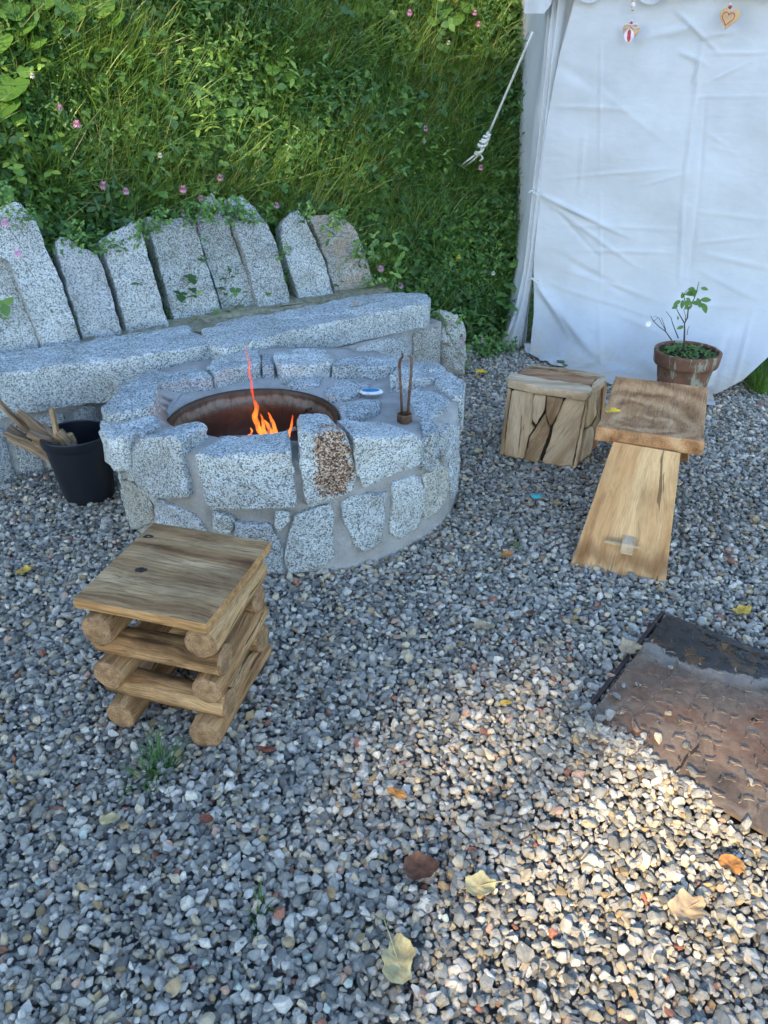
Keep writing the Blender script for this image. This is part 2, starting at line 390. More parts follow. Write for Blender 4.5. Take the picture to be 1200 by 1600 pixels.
M['herb'] = mat_leaf('herb_leaves', [(0, (.03, .08, .028)), (.45, (.065, .155, .04)), (.75, (.15, .28, .055)), (1, (.32, .46, .10))], trans=.3, rough=.42, spec=.5)
M['bright'] = mat_leaf('bright_leaves', [(0, (.07, .17, .03)), (1, (.17, .32, .06))], trans=.35, patt='OBJECT')
M['vine'] = mat_leaf('plant_leaves', [(0, (.07, .16, .04)), (1, (.17, .32, .07))], trans=.3, patt='OBJECT')
M['stem'] = mat_plain('green_stem', (.08, .12, .04), .6)
M['twig'] = mat_plain('brown_twig', (.07, .045, .035), .8)
M['bark'] = mat_plain('tree_bark', (.10, .08, .06), .9, .2, 0, .4, 20, .03)
M['treeleaf'] = mat_leaf('tree_leaves', [(0, (.03, .07, .02)), (1, (.07, .13, .03))], trans=.12)
M['pink'] = mat_plain('pink_petals', (.85, .46, .66), .6, .2, 0, .35, 150)
M['white_petal'] = mat_plain('white_petals', (.75, .74, .66), .6, .2, 0, .15, 150)
M['yellow_petal'] = mat_plain('yellow_petals', (.75, .62, .08), .6, .2, 0, .2, 150)

# ------------------------------------------------------------------ setting: ground and bank
BFX = [(-6, .6), (-4, 1.75), (-3, 2.45), (-1.75, 3.45), (-.84, 4.2), (-.08, 4.72), (.45, 4.90), (.80, 4.98), (1.25, 6.4), (2.4, 6.6), (6, 6.6)]
def foot(x):
    for (a, ya), (b, yb) in zip(BFX, BFX[1:]):
        if x <= b: return ya + (yb-ya)*max(0, (x-a)/(b-a))
    return BFX[-1][1]
def bank_z(x, y):
    d = y-foot(x)
    s = 1.95*max(d, 0)
    lump = .10*noise.noise(Vector((x*1.7, y*1.7, 3))) + .05*noise.noise(Vector((x*5, y*5, 1)))
    z = s if s < 3.2 else 3.2+(s-3.2)*.18
    return z + lump*min(1, max(d, 0)*3)
def bank_hit(px, py, lift=0.0):
    d = ray(px, py).normalized(); t = 2.5
    while t < 14:
        p = CAM+d*t
        if p.y > foot(p.x) and p.z <= bank_z(p.x, p.y)+.0: break
        t += .015
    return CAM+d*(t-lift)

gv = [(-90, -90, -.035), (90, -90, -.035), (90, 90, -.035), (-90, 90, -.035)]
tag(mk('ground', gv, [(0, 1, 2, 3)], M['ground'], smooth=False), kind='structure')
NX, NY = 150, 110
V = []; F = []
xs = np.linspace(-6, 6, NX)
for j in range(NY):
    v = j/(NY-1); d = -.12 + 1.9*v if v < .75 else -.12+1.9*.75+(v-.75)*4*7.0
    for x in xs: V.append(Vector((x, foot(x)+d, bank_z(x, foot(x)+d) - (.12 if d < 0 else 0))))
for j in range(NY-1):
    for i in range(NX-1): F.append((j*NX+i, j*NX+i+1, (j+1)*NX+i+1, (j+1)*NX+i))
tag(mk('bank_slope', V, F, M['bank']), kind='structure')

# ------------------------------------------------------------------ geometry nodes scatter
def scatter(name, pts, rots, scls, idx, meshes, kind='stuff', label=None, pr=None, pq=None):
    """one object: a point cloud mesh whose points carry instances of the given meshes"""
    src = bpy.data.collections.new(name+'_source')
    for i, me in enumerate(meshes):
        o = bpy.data.objects.new('%s_%02d' % (name, i), me); src.objects.link(o)
    n = len(pts)
    me = bpy.data.meshes.new(name); me.vertices.add(n); me.vertices.foreach_set('co', np.asarray(pts, dtype=np.float32).ravel())
    def at(nm, typ, arr, key='value'):
        a = me.attributes.new(nm, typ, 'POINT'); a.data.foreach_set(key, arr)
    at('rot', 'FLOAT_VECTOR', np.asarray(rots, dtype=np.float32).ravel(), 'vector')
    at('scl', 'FLOAT_VECTOR', np.asarray(scls, dtype=np.float32).ravel(), 'vector')
    at('idx', 'INT', np.asarray(idx, dtype=np.int32))
    at('pr', 'FLOAT', np.asarray(pr if pr is not None else np.random.rand(n), dtype=np.float32))
    at('pq', 'FLOAT', np.asarray(pq if pq is not None else np.random.rand(n), dtype=np.float32))
    o = link(bpy.data.objects.new(name, me)); tag(o, label=label, kind=kind)
    g = bpy.data.node_groups.new(name+'_nodes', 'GeometryNodeTree')
    g.interface.new_socket('Geometry', in_out='INPUT', socket_type='NodeSocketGeometry')
    g.interface.new_socket('Geometry', in_out='OUTPUT', socket_type='NodeSocketGeometry')
    N = g.nodes; L = g.links
    gi = N.new('NodeGroupInput'); go = N.new('NodeGroupOutput')
    iop = N.new('GeometryNodeInstanceOnPoints'); ci = N.new('GeometryNodeCollectionInfo')
    ci.inputs['Collection'].default_value = src; ci.inputs['Separate Children'].default_value = True; ci.inputs['Reset Children'].default_value = True
    def na(nm, typ):
        x = N.new('GeometryNodeInputNamedAttribute'); x.data_type = typ; x.inputs['Name'].default_value = nm; return x.outputs['Attribute']
    e2r = N.new('FunctionNodeEulerToRotation'); L.new(na('rot', 'FLOAT_VECTOR'), e2r.inputs[0])
    L.new(gi.outputs[0], iop.inputs['Points']); L.new(ci.outputs[0], iop.inputs['Instance'])
    iop.inputs['Pick Instance'].default_value = True
    L.new(na('idx', 'INT'), iop.inputs['Instance Index']); L.new(e2r.outputs[0], iop.inputs['Rotation']); L.new(na('scl', 'FLOAT_VECTOR'), iop.inputs['Scale'])
    L.new(iop.outputs[0], go.inputs[0])
    md = o.modifiers.new('scatter', 'NODES'); md.node_group = g
    return o

def pt_in_poly(x, y, poly):
    c = False; j = len(poly)-1
    for i in range(len(poly)):
        xi, yi = poly[i]; xj, yj = poly[j]
        if (yi > y) != (yj > y) and x < (xj-xi)*(y-yi)/(yj-yi)+xi: c = not c
        j = i
    return c

# ------------------------------------------------------------------ gravel
def pebble_mesh(i):
    rs = np.random.RandomState(100+i)
    bm = bmesh.new()
    npt = rs.randint(14, 26); ky = rs.uniform(.72, .98); kz = rs.uniform(.55, .8)
    for _ in range(npt):
        v = rs.normal(size=3); v /= np.linalg.norm(v); v *= rs.uniform(.82, 1.1)
        bm.verts.new((v[0], v[1]*ky, v[2]*kz))
    r = bmesh.ops.convex_hull(bm, input=bm.verts)
    bmesh.ops.delete(bm, geom=[v for v in bm.verts if not v.link_faces], context='VERTS')
    bmesh.ops.dissolve_limit(bm, angle_limit=R(13), verts=bm.verts, edges=bm.edges)
    bmesh.ops.bevel(bm, geom=list(bm.edges), offset=.10, segments=2, profile=.6, affect='EDGES', clamp_overlap=True)
    bmesh.ops.triangulate(bm, faces=bm.faces)
    me = bpy.data.meshes.new('pebble'); bm.to_mesh(me); bm.free()
    me.polygons.foreach_set('use_smooth', [True]*len(me.polygons)); me.materials.append(M['pebble'])
    me.set_sharp_from_angle(angle=R(40)); return me
PLATE_PX = [(1043, 958), (1330, 1052), (1420, 1100), (1420, 1380), (1300, 1345), (1205, 1302), (1095, 1243), (1040, 1215), (985, 1190), (935, 1140), (922, 1120)]
PLATE_FULL = [(P(*q, .02).x, P(*q, .02).y) for q in [(1043, 958), (1330, 1070), (1330, 1362), (1205, 1305), (1095, 1241), (1062, 1262), (950, 1238), (868, 1172), (922, 1118)]]
PLATE = [(P(*q, .02).x, P(*q, .02).y) for q in PLATE_PX]
def plate_true():   # the straight plate corners under the gravel that has crept over its edge
    return PLATE
PC = Vector((-.375, 2.86)); PRX, PRY = .675, .655
def in_pit(x, y, m=0): return ((x-PC.x)/(PRX+m))**2 + ((y-PC.y)/(PRY+m))**2 < 1
TENT_A = Vector((.86, 4.74, 0)); TENT_D = Vector((.887, -.462, 0)).normalized(); TENT_N = Vector((-.462, -.887, 0)).normalized()
def seg_d(x, y, a, b):
    q = Vector((x, y)); ab_ = b-a; u = max(0, min(1, (q-a).dot(ab_)/ab_.dot(ab_))); return (q-a-ab_*u).length
EDG = [P(a, b, .02).xy for a, b in [(905, 1130), (930, 1150), (985, 1196), (1070, 1236)]]
def gravel():
    pts = []; rot = []; scl = []; idx = []
    rs = np.random.RandomState(5)
    for layer, (sp, zo) in enumerate([(.0172, -.012), (.0195, -.004), (.024, .003), (.05, .007)]):
        rows = int(5.6/(sp*.87))
        for j in range(rows):
            y = .45 + j*sp*.87
            xm = .45+.62*y+.35
            n = int(2*xm/sp)
            for i in range(n):
                x = -xm + i*sp + (j % 2)*sp*.5 + rs.uniform(-.42, .42)*sp
                yy = y + rs.uniform(-.42, .42)*sp
                if yy > foot(x)-.02 or in_pit(x, yy, -.03): continue
                if layer == 2 and rs.rand() < .3: continue
                inp = pt_in_poly(x, yy, PLATE)
                if inp: continue
                dd = min(seg_d(x, yy, EDG[k], EDG[k+1]) for k in range(3)) if .4 < x < .85 and yy < 1.7 else 9
                up = .028*max(0, 1-dd/.11)**.7
                s = min(.0205, max(.0055, .0099*math.exp(rs.normal()*.34)))
                # the edge of the plate is buried on the near side by slightly heaped gravel
                z = zo + up + .005*noise.noise(Vector((x*3, yy*3, 0))) + rs.uniform(-.002, .002)
                pts.append((x, yy, z)); rot.append((rs.normal()*.45, rs.normal()*.45, rs.uniform(0, 6.28)))
                scl.append((s*rs.uniform(.9, 1.3), s*rs.uniform(.85, 1.1), s*rs.uniform(.75, 1.1))); idx.append(rs.randint(0, 20))
    # loose stones that crept over the plate: dense along the near-left edge, a few further in
    a = P(905, 1135, .03); b = P(1105, 1245, .03)
    for k in range(260):
        t = rs.rand(); off = abs(rs.normal())*.032
        e = a.lerp(b, t); x = e.x+off*.35+rs.normal()*.006; y = e.y+off*.9*(1.1-.5*t)
        if t > .55 and off > .02: continue
        s = .0115*math.exp(rs.normal()*.25); pts.append((x, y, .022+s*.3)); rot.append((rs.normal()*.4, rs.normal()*.4, rs.uniform(0, 6.28)))
        scl.append((s*1.2, s, s*.9)); idx.append(rs.randint(0, 20))
    for (px, py, s) in [(1048, 1041, .013), (1060, 1033, .012), (974, 1068, .011), (997, 1067, .012), (964, 1086, .016), (953, 1117, .020), (971, 1111, .012), (960, 1131, .012),
                        (974, 1137, .014), (993, 1135, .016), (1045, 1113, .014), (1064, 1125, .016), (1028, 1152, .016), (1072, 1163, .014), (1023, 1182, .014), (980, 1160, .014), (1000, 1153, .013),
                        (1081, 1206, .021), (1172, 1220, .015), (1064, 1228, .016), (1166, 1285, .017), (1016, 1212, .018), (951, 1148, .015), (985, 1150, .013)]:
        p = P(px, py, .03); pts.append((p.x, p.y, .021+s*.45)); rot.append((rs.normal()*.3, rs.normal()*.3, rs.uniform(0, 6.28)))
        scl.append((s*1.1, s*.85, s*.7)); idx.append(rs.randint(0, 20))
    n = len(pts); pr = rs.rand(n)
    print('pebbles', n)
    o = scatter('gravel', pts, rot, scl, idx, [pebble_mesh(i) for i in range(20)], pr=pr, pq=rs.rand(n), label='loose grey gravel covering the yard')
gravel()

# ------------------------------------------------------------------ stone builder
def arc_resample(poly, sp):
    out = []; n = len(poly)
    for i in range(n):
        a = Vector(poly[i]); b = Vector(poly[(i+1) % n]); L = (b-a).length; k = max(1, int(round(L/sp)))
        for j in range(k): out.append(a.lerp(b, j/k))
    return out
def soften(poly, it=1, w=.08):
    for _ in range(it):
        n = len(poly); q = []
        for i in range(n):
            a = Vector(poly[i]); b = Vector(poly[(i+1) % n]); q.append(a.lerp(b, w)); q.append(a.lerp(b, 1-w))
        poly = q
    return poly
def slab(name, poly, Mf, thick, mat, parent, front=0.0, rough=.006, edge=.010, sp=.014, jit=.0035, seed=0, rings=5, taper=.97, gcf=None, bulge=.0, sharp=38, loc=None, wrap=None, grow=1.0):
    """poly: 2-D outline on a surface; Mf(s, t, d): surface point d above it"""
    poly = [Vector(p) for p in poly]
    ar = sum(a.x*b.y-b.x*a.y for a, b in zip(poly, poly[1:]+poly[:1]))
    if ar < 0: poly = poly[::-1]
    c0_ = sum(poly, Vector((0, 0)))/len(poly); poly = [c0_+(p-c0_)*grow for p in poly]
    pts = arc_resample(soften(poly), sp); n = len(pts)
    c = sum(pts, Vector((0, 0)))/n; mr = sum((p-c).length for p in pts)/n
    sd = seed*7.3
    bd = []
    for i, p in enumerate(pts):
        q = p*38
        bd.append(p + Vector((noise.noise(Vector((q.x, q.y, sd))), noise.noise(Vector((q.y, q.x, sd+5)))))*jit*2
                  + Vector((noise.noise(Vector((q.x*.28, q.y*.28, sd+2))), noise.noise(Vector((q.y*.28, q.x*.28, sd+9)))))*jit*2)
    V = []; F = []; G = []
    e = min(.3, edge/mr)
    spec = [(taper, -thick), (.995, -thick*.5), (1.0, -edge*1.1), (1-e*.35, -edge*.3), (1-e, 0)]
    for k in range(1, rings): spec.append(((1-e)*(1-k/rings), 0))
    for ri, (sc, d) in enumerate(spec):
        for p in bd:
            q = c+(p-c)*sc
            inside = ri >= 4
            w = Mf(q.x, q.y, front+d)
            nz = noise.fractal(Vector(w)*16+Vector((sd, 0, 0)), .8, 2.1, 4) * rough
            bl = bulge*(1-sc*sc)
            amp = 1.0 if ri >= 3 else .6
            w2 = Mf(q.x, q.y, front+d+nz*amp+bl)
            if ri in (1, 2): # side roughness
                k2 = noise.noise(Vector(w)*30+Vector((sd, 3, 0)))*rough*.8
                qq = c+(q-c)*(1+k2/mr); w2 = Mf(qq.x, qq.y, front+d+nz*.4)
            V.append(w2); G.append((q.x, q.y, d) if gcf is None else gcf(q.x, q.y, d))
    cc = Mf(c.x, c.y, front+bulge+noise.fractal(Vector(Mf(c.x, c.y, front))*16+Vector((sd, 0, 0)), .8, 2.1, 4)*rough)
    V.append(cc); G.append((c.x, c.y, 0) if gcf is None else gcf(c.x, c.y, 0))
    nr = len(spec)
    for r in range(nr-1):
        for k in range(n):
            F.append((r*n+k, r*n+(k+1) % n, (r+1)*n+(k+1) % n, (r+1)*n+k))
    for k in range(n): F.append(((nr-1)*n+k, (nr-1)*n+(k+1) % n, nr*n))
    F.append(tuple(range(n))[::-1])
    # orientation: first side quad should face away from the outline's centre
    a, b, d2 = V[F[0][0]], V[F[0][1]], V[F[0][2]]
    nn = (b-a).cross(d2-b); outw = a-Mf(c.x, c.y, front-thick)
    if nn.dot(outw) < 0: F = [f[::-1] for f in F]
    return mk(name, V, F, mat, parent, loc=loc, gc=G, sharp=sharp)
class Plane:
    def __init__(s, O, U, Vv):
        s.O = Vector(O); s.U = Vector(U).normalized(); v = Vector(Vv); s.V = (v-s.U*v.dot(s.U)).normalized(); s.N = s.U.cross(s.V)
        if s.N.dot(CAM-s.O) < 0: s.N = -s.N
    def px(s, x, y):
        d = ray(x, y); t = (s.O-CAM).dot(s.N)/d.dot(s.N); p = CAM+d*t-s.O; return Vector((p.dot(s.U), p.dot(s.V)))
    def __call__(s, a, b, d): return s.O+s.U*a+s.V*b+s.N*d
def hplane(z): return Plane((0, 0, z), (1, 0, 0), (0, 1, 0))

# ------------------------------------------------------------------ fire pit
class PitWall:
    """outer surface of the round wall: s = angle * radius, t = height"""
    R0 = .665
    def px(s, x, y):
        d = ray(x, y)
        ox, oy = (CAM.x-PC.x)/PRX, (CAM.y-PC.y)/PRY; dx, dy = d.x/PRX, d.y/PRY
        a = dx*dx+dy*dy; b = 2*(ox*dx+oy*dy); c = ox*ox+oy*oy-1; D = b*b-4*a*c
        if D < 0: D = 0
        t = (-b-math.sqrt(D))/(2*a); p = CAM+d*t
        ph = math.atan2((p.x-PC.x)/PRX, -(p.y-PC.y)/PRY)
        return Vector((ph*s.R0, p.z))
    def __call__(s, a, t, d):
        ph = a/s.R0; return Vector((PC.x+(PRX+d)*math.sin(ph), PC.y-(PRY+d)*math.cos(ph), t))
pit = thing('fire_pit', 'round granite fire pit mortared from rough blocks, fire burning in its bowl', 'fire pit', (PC.x, PC.y, 0))
BC = Vector((-.500, 2.738)); BR = .322
V = []; F = []; n = 96
prof = [(-.002, -.05), (-.004, .20), (-.004, .37), (-.012, .405), (-.10, .412), (-.20, .372)]
for (dr, z) in prof:
    for k in range(n):
        a = 2*math.pi*k/n; w = .010*noise.noise(Vector((math.cos(a)*9, math.sin(a)*9, z*20)))+.007*noise.noise(Vector((math.cos(a)*30, math.sin(a)*30, z*50)))
        fz = max(0, -math.sin(a))**.5; zz = z+(.022*fz if -.15 < dr < -.008 else 0); dd = dr-(.065*fz if dr == -.10 else 0)
        V.append(Vector((PC.x+(PRX+dd+w)*math.cos(a), PC.y+(PRY+dd+w)*math.sin(a), zz+w)))
for (u, dr, z) in [(.5, .06, .368), (1, .035, .362), (1, .008, .358), (1, .004, .33), (1, .004, .1)]:
    for k in range(n):
        a = 2*math.pi*k/n; w = .005*noise.noise(Vector((math.cos(a)*7, math.sin(a)*7, z*30+u*9)))
        c = PC.lerp(BC, u); rx = (PRX-.2)*(1-u)+(BR+dr)*u; V.append(Vector((c.x+(rx+w)*math.cos(a), c.y+(rx+w)*math.sin(a), z+w)))
for j in range(len(prof)+4):
    for k in range(n): F.append((j*n+k, j*n+(k+1) % n, (j+1)*n+(k+1) % n, (j+1)*n+k))
mk('mortar', V, F, M['mortar'], pit)
W = PitWall()
side = [  # outline in photo pixels, material, how proud of the mortar
 ([(225,683),(257,680),(275,683),(286,692),(284,702),(295,745),(300,772),(280,776),(247,774),(222,757),(215,735),(213,700)], 'granite', .045, 0.16, 1),
 ([(197,706),(210,708),(213,752),(203,752),(198,727)], 'granite', .015, 0.1, 0),
 ([(160,690),(185,691),(190,706),(196,733),(184,735),(167,722),(158,704)], 'granite', .04, 0.14, 1),
 ([(311,709),(451,703),(455,716),(463,788),(419,791),(376,791),(336,794),(325,777),(318,745),(312,723)], 'granite', .045, 0.17, 1),
 ([(467,684),(474,674),(527,671),(535,676),(541,688),(547,709),(551,744),(548,760),(527,773),(480,787),(474,768),(471,730)], 'granite_rust', .05, 0.17, 1),
 ([(553,680),(641,679),(647,684),(652,717),(649,725),(607,741),(591,749),(569,760),(561,747),(552,733),(550,700)], 'granite', .045, 0.17, 1),
 ([(660,682),(670,684),(677,702),(683,725),(673,735),(656,731),(652,712),(655,692)], 'granite', .03, 0.13, 1),
 ([(682,680),(700,662),(714,668),(712,684),(700,715),(690,720),(682,706)], 'granite', .035, 0.15, 0),
 ([(711,686),(719,694),(717,722),(711,765),(703,778),(700,747),(703,712)], 'granite', .02, 0.14, 0),
 ([(612,753),(650,743),(659,760),(657,800),(649,822),(623,840),(607,830),(611,788)], 'granite', .025, 0.1, 0),
 ([(658,745),(685,725),(696,733),(699,747),(698,773),(687,789),(668,806),(660,810),(663,785)], 'granite_warm', .02, 0.1, 0),
 ([(533,783),(553,773),(585,769),(602,771),(600,800),(595,843),(569,860),(553,850),(543,827),(534,805)], 'granite', .03, 0.1, 0),
 ([(464,805),(484,796),(513,789),(521,800),(517,827),(521,869),(500,880),(484,888),(455,893),(447,875),(446,848),(454,827)], 'granite', .04, 0.1, 0),
 ([(431,797),(452,799),(451,811),(436,830),(428,817)], 'granite', .03, 0.08, 0),
 ([(370,813),(422,818),(435,840),(441,860),(443,890),(415,892),(390,880),(370,840)], 'granite_dark', .035, 0.1, 0),
 ([(334,800),(360,803),(367,812),(365,831),(347,830),(334,822)], 'granite', .03, 0.08, 0),
 ([(246,777),(268,788),(305,801),(326,826),(320,850),(280,850),(248,822)], 'granite_dark', .03, 0.1, 0),
 ([(194,747),(215,755),(232,775),(240,790),(240,815),(222,822),(203,830),(196,806)], 'granite_warm', .02, 0.1, 0),
 ([(176,738),(189,742),(194,785),(197,822),(189,826),(180,797),(176,762)], 'granite', .02, 0.1, 0),
 ([(330,842),(362,845),(372,870),(366,888),(330,885),(318,865)], 'granite', .025, 0.1, 0),
 ([(250,832),(300,858),(310,880),(270,868),(240,848)], 'granite', .025, 0.1, 0),
]
MOR = []
for i, (pp, m, fr, th, tall) in enumerate(side):
    poly = [W.px(*q) for q in pp]
    if tall: # crown blocks end flat at the top; keep them level
        top = max(q.y for q in poly)
    slab('stone', poly, W, th, M[m], pit, front=fr*(.42 if tall else .45), seed=i, rough=.010, edge=.006, jit=.0025, bulge=.0, sp=.011, taper=.98 if not tall else .95, grow=1.03)
# the far side and flanks of the wall, out of the camera's sight lines but part of the ring
rs = random.Random(3)
for row, (z0, z1) in enumerate([(.02, .19), (.21, .38)]):
    a = 104 + row*7
    while a < 246:
        w = rs.uniform(13, 24); b = a+w
        s0, s1 = R(a+1.2)*W.R0, R(b-1.2)*W.R0
        poly = [(s0, z0+rs.uniform(0, .02)), (s1, z0+rs.uniform(0, .02)), (s1-rs.uniform(0, .02), z1-rs.uniform(0, .03)), (s0+rs.uniform(0, .02), z1)]
        slab('stone', poly, W, .1, M['granite'], pit, front=.02, seed=50+int(a)+row*40, rough=.012, sp=.03, rings=3)
        a = b
topst = [ # top outlines in pixels, top height, thickness, material
 ([(190,596),(236,594),(246,604),(242,626),(228,634),(172,646),(156,636),(184,612)], .475, .16, 'granite'),
 ([(157,654),(228,646),(248,654),(248,666),(220,671),(196,684),(168,684),(156,670)], .435, .12, 'granite'),
 ([(203,590),(245,576),(262,584),(300,574),(318,578),(330,588),(296,591),(262,598),(238,600)], .425, .10, 'granite'),
 ([(322,572),(352,552),(377,540),(402,546),(406,566),(380,573),(350,580),(334,582)], .43, .10, 'granite'),
 ([(409,551),(424,555),(428,572),(408,572)], .42, .09, 'granite_dark'),
 ([(427,550),(470,544),(507,543),(518,560),(512,567),(470,572),(440,571),(430,565)], .435, .11, 'granite'),
 ([(520,562),(560,556),(599,553),(622,561),(620,573),(568,573),(520,572)], .425, .10, 'granite'),
 ([(626,568),(655,564),(690,568),(700,586),(668,592),(640,594),(608,586)], .44, .12, 'granite'),
 ([(696,578),(727,594),(726,618),(708,616),(692,606),(680,596)], .44, .15, 'granite'),
 ([(644,608),(692,612),(702,624),(697,640),(668,652),(649,648),(641,623)], .435, .12, 'granite'),
 ([(508,606),(527,593),(577,597),(569,612),(548,620),(511,620)], .385, .05, 'granite'),
 ([(531,633),(560,626),(596,623),(593,638),(559,652),(536,653)], .392, .05, 'granite'),
 ([(440,594),(468,589),(500,591),(496,600),(455,603)], .378, .05, 'granite'),
 ([(655,654),(676,654),(686,666),(680,678),(662,676)], .44, .1, 'granite'),
 ([(205,652),(232,648),(250,654),(247,670),(222,678),(205,670)], .435, .1, 'granite_dark'),
]
for i, (pp, z, th, m) in enumerate(topst):
    pl = hplane(z); slab('stone', [pl.px(*q) for q in pp], pl, th, M[m], pit, seed=120+i, rough=.011, edge=.008, jit=.0025, taper=1.02, bulge=.0, grow=1.02)

bowl = thing('fire_bowl', 'rusty round steel fire bowl set into the middle of the stone fire pit', 'fire bowl', (BC.x, BC.y, .12))
prof = [(BR+.004, .352), (BR+.006, .362), (BR-.002, .366), (BR-.010, .360), (BR-.014, .348), (BR-.016, .325), (BR-.028, .312), (BR-.032, .290), (BR-.042, .23), (BR-.06, .165), (BR-.10, .13), (.10, .118), (.001, .115)]
V, F = lathe(prof, (BC.x, BC.y, 0), 72, .006, 2, close=False); mk('bowl_wall', V, F, M['bowl'], bowl)
rg = P(487, 650, .335); c0 = BC + (Vector((rg.x, rg.y))-BC).normalized()*(BR-.045)
d_ = ray(487, 650); a_ = d_.x**2+d_.y**2; b_ = -2*(d_.x*BC.x+d_.y*BC.y); c_ = BC.length**2-(BR-.045)**2; tt_ = (-b_+math.sqrt(b_*b_-4*a_*c_))/(2*a_); rp = CAM+d_*tt_; rp.z += .004; ax = (Vector((BC.x, BC.y, .318))-rp).normalized(); tx = ax.cross(Vector((0, 0, 1))).normalized()
pts = [rp+ax*.014+tx*math.cos(a)*.024+Vector((0, 0, 1))*math.sin(a)*.028 for a in np.linspace(0, 2*math.pi, 25)[:-1]]
V, F = tube(pts+[pts[0]], .0045, 8, cap=False); mk('ring_handle', V, F, M['iron'], bowl)
V, F = tube([rp+Vector((0, 0, .03)), rp+ax*.02+Vector((0, 0, .024))], .006, 8); mk('handle_bracket', V, F, M['iron'], bowl)

# burning wood in the bowl
ash = mat_plain('grey_ash', (.16, .15, .14), .95, .1, 0, .6, 40, .01)
V, F = lathe([(.24, .128), (.18, .150), (.10, .168), (.001, .175)], (BC.x, BC.y, 0), 40, .25, 5, close=False); tag(mk('ash', V, F, ash), 'grey ash and embers in the bottom of the fire bowl', None, kind='stuff')
EM = NT('glowing_embers'); em_ = EM.n('ShaderNodeEmission', {'Color': (1, .13, .02), 'Strength': EM.ramp(EM.noise(EM.pos(), 90, 3, .6), [(.45, 0), (.6, 1.6)])}); ad_ = EM.n('ShaderNodeAddShader', {0: EM.b.outputs[0], 1: em_.outputs[0]}); EM.t.links.new(ad_.outputs[0], EM.out.inputs[0]); EM.done((.05, .04, .035), .9)
parts = []; rs = random.Random(31)
for k in range(60):
    c = P(rs.gauss(408, 15), rs.gauss(689, 4), .235+rs.uniform(0, .03)); s_ = rs.uniform(.006, .014); V_, F_ = lathe([(.001, -s_), (s_*.8, -s_*.4), (s_, .1*s_), (s_*.6, s_*.7), (.001, s_*.9)], c, 7, .5, k, close=False); parts.append((V_, F_))
V, F, _ = merge(parts); tag(mk('embers', V, F, EM.m, smooth=False), 'dark coals and glowing embers under the flames in the fire bowl', kind='stuff')
charm = mat_plain('charred_wood', (.07, .06, .055), .8, .3, 0, .6, 60, .008)
greyw = mat_plain('burnt_grey_wood', (.24, .21, .19), .85, .2, 0, .5, 50, .006)
def stick(name, label, cat, a, b, r0, r1, mat, group=None, n=7, bend=.01, seed=0):
    a, b = Vector(a), Vector(b); k = 7; pts = []
    for i in range(k):
        f = i/(k-1); p = a.lerp(b, f)+Vector((noise.noise(Vector((seed, f*2, 0))), noise.noise(Vector((seed, f*2, 4))), noise.noise(Vector((seed, f*2, 8)))))*bend; pts.append(p)
    V, F = tube(pts, [r0+(r1-r0)*i/(k-1) for i in range(k)], n)
    V = [v+Vector((noise.noise(v*70+Vector((seed, 0, 0))), noise.noise(v*70+Vector((0, seed, 0))), noise.noise(v*70+Vector((0, 0, seed)))))*r0*.35 for v in V]
    L = (b-a).length; G = []
    for i in range(k):
        for j in range(n): G.append((i/(k-1)*L, r0*math.cos(6.28*j/n), r0*math.sin(6.28*j/n)))
    o = mk(name, V, F, mat, loc=a, gc=G, sharp=45); return tag(o, label, cat, group)
def wpt(px, py, z): return P(px, py, z)
stick('firewood', 'thick grey burnt stick lying on the left of the flames in the fire bowl', 'firewood', wpt(345, 688, .245), wpt(402, 686, .262), .018, .015, greyw, 'wood burning in the bowl', seed=1)
stick('firewood', 'charred stick in the fire bowl leaning up under the middle flame', 'firewood', wpt(412, 692, .25), wpt(424, 662, .28), .013, .009, charm, 'wood burning in the bowl', seed=2)
stick('firewood', 'grey stick in the fire bowl on the right of the flames', 'firewood', wpt(425, 690, .25), wpt(462, 670, .275), .013, .010, greyw, 'wood burning in the bowl', seed=3)
stick('firewood', 'blackened end of a log between the flames in the fire bowl', 'firewood', wpt(388, 694, .235), wpt(416, 680, .255), .02, .018, charm, 'wood burning in the bowl', seed=4)

# fire
def mat_flame():
    t = NT('flame'); z = t.attr('hh', 'Fac')
    fres = t.n('ShaderNodeLayerWeight', {'Blend': .45}).outputs['Facing']
    n = t.noise(t.vmul(t.pos(), (60, 60, 18)), 1, 3, .6, .5)
    colr = t.ramp(z, [(0, (1, .20, .03)), (.2, (1, .24, .04)), (.5, (1, .085, .02)), (1, (1, .16, .11))])
    em = t.n('ShaderNodeEmission', {'Color': colr, 'Strength': t.ramp(z, [(0, 1), (.4, .6), (1, .35)])})
    st = t.math('MULTIPLY', t.ramp(z, [(0, 1), (.4, .55), (1, .34)]), .78); t.set(em.inputs['Strength'], st)
    tr = t.n('ShaderNodeBsdfTransparent')
    al = t.math('MULTIPLY', t.math('SUBTRACT', 1.0, fres), t.ramp(n, [(.38, .12), (.58, 1)]))
    al = t.math('MULTIPLY', al, t.ramp(z, [(0, .85), (.4, .7), (1, .40)]))
    mx = t.n('ShaderNodeMixShader', {0: al, 1: tr.outputs[0], 2: em.outputs[0]}); t.t.links.new(mx.outputs[0], t.out.inputs[0]); return t.m
FL = mat_flame()
fire = thing('fire', 'orange flames with one tall thin pinkish tongue rising from the fire bowl', 'fire', (-.47, 2.66, .25))
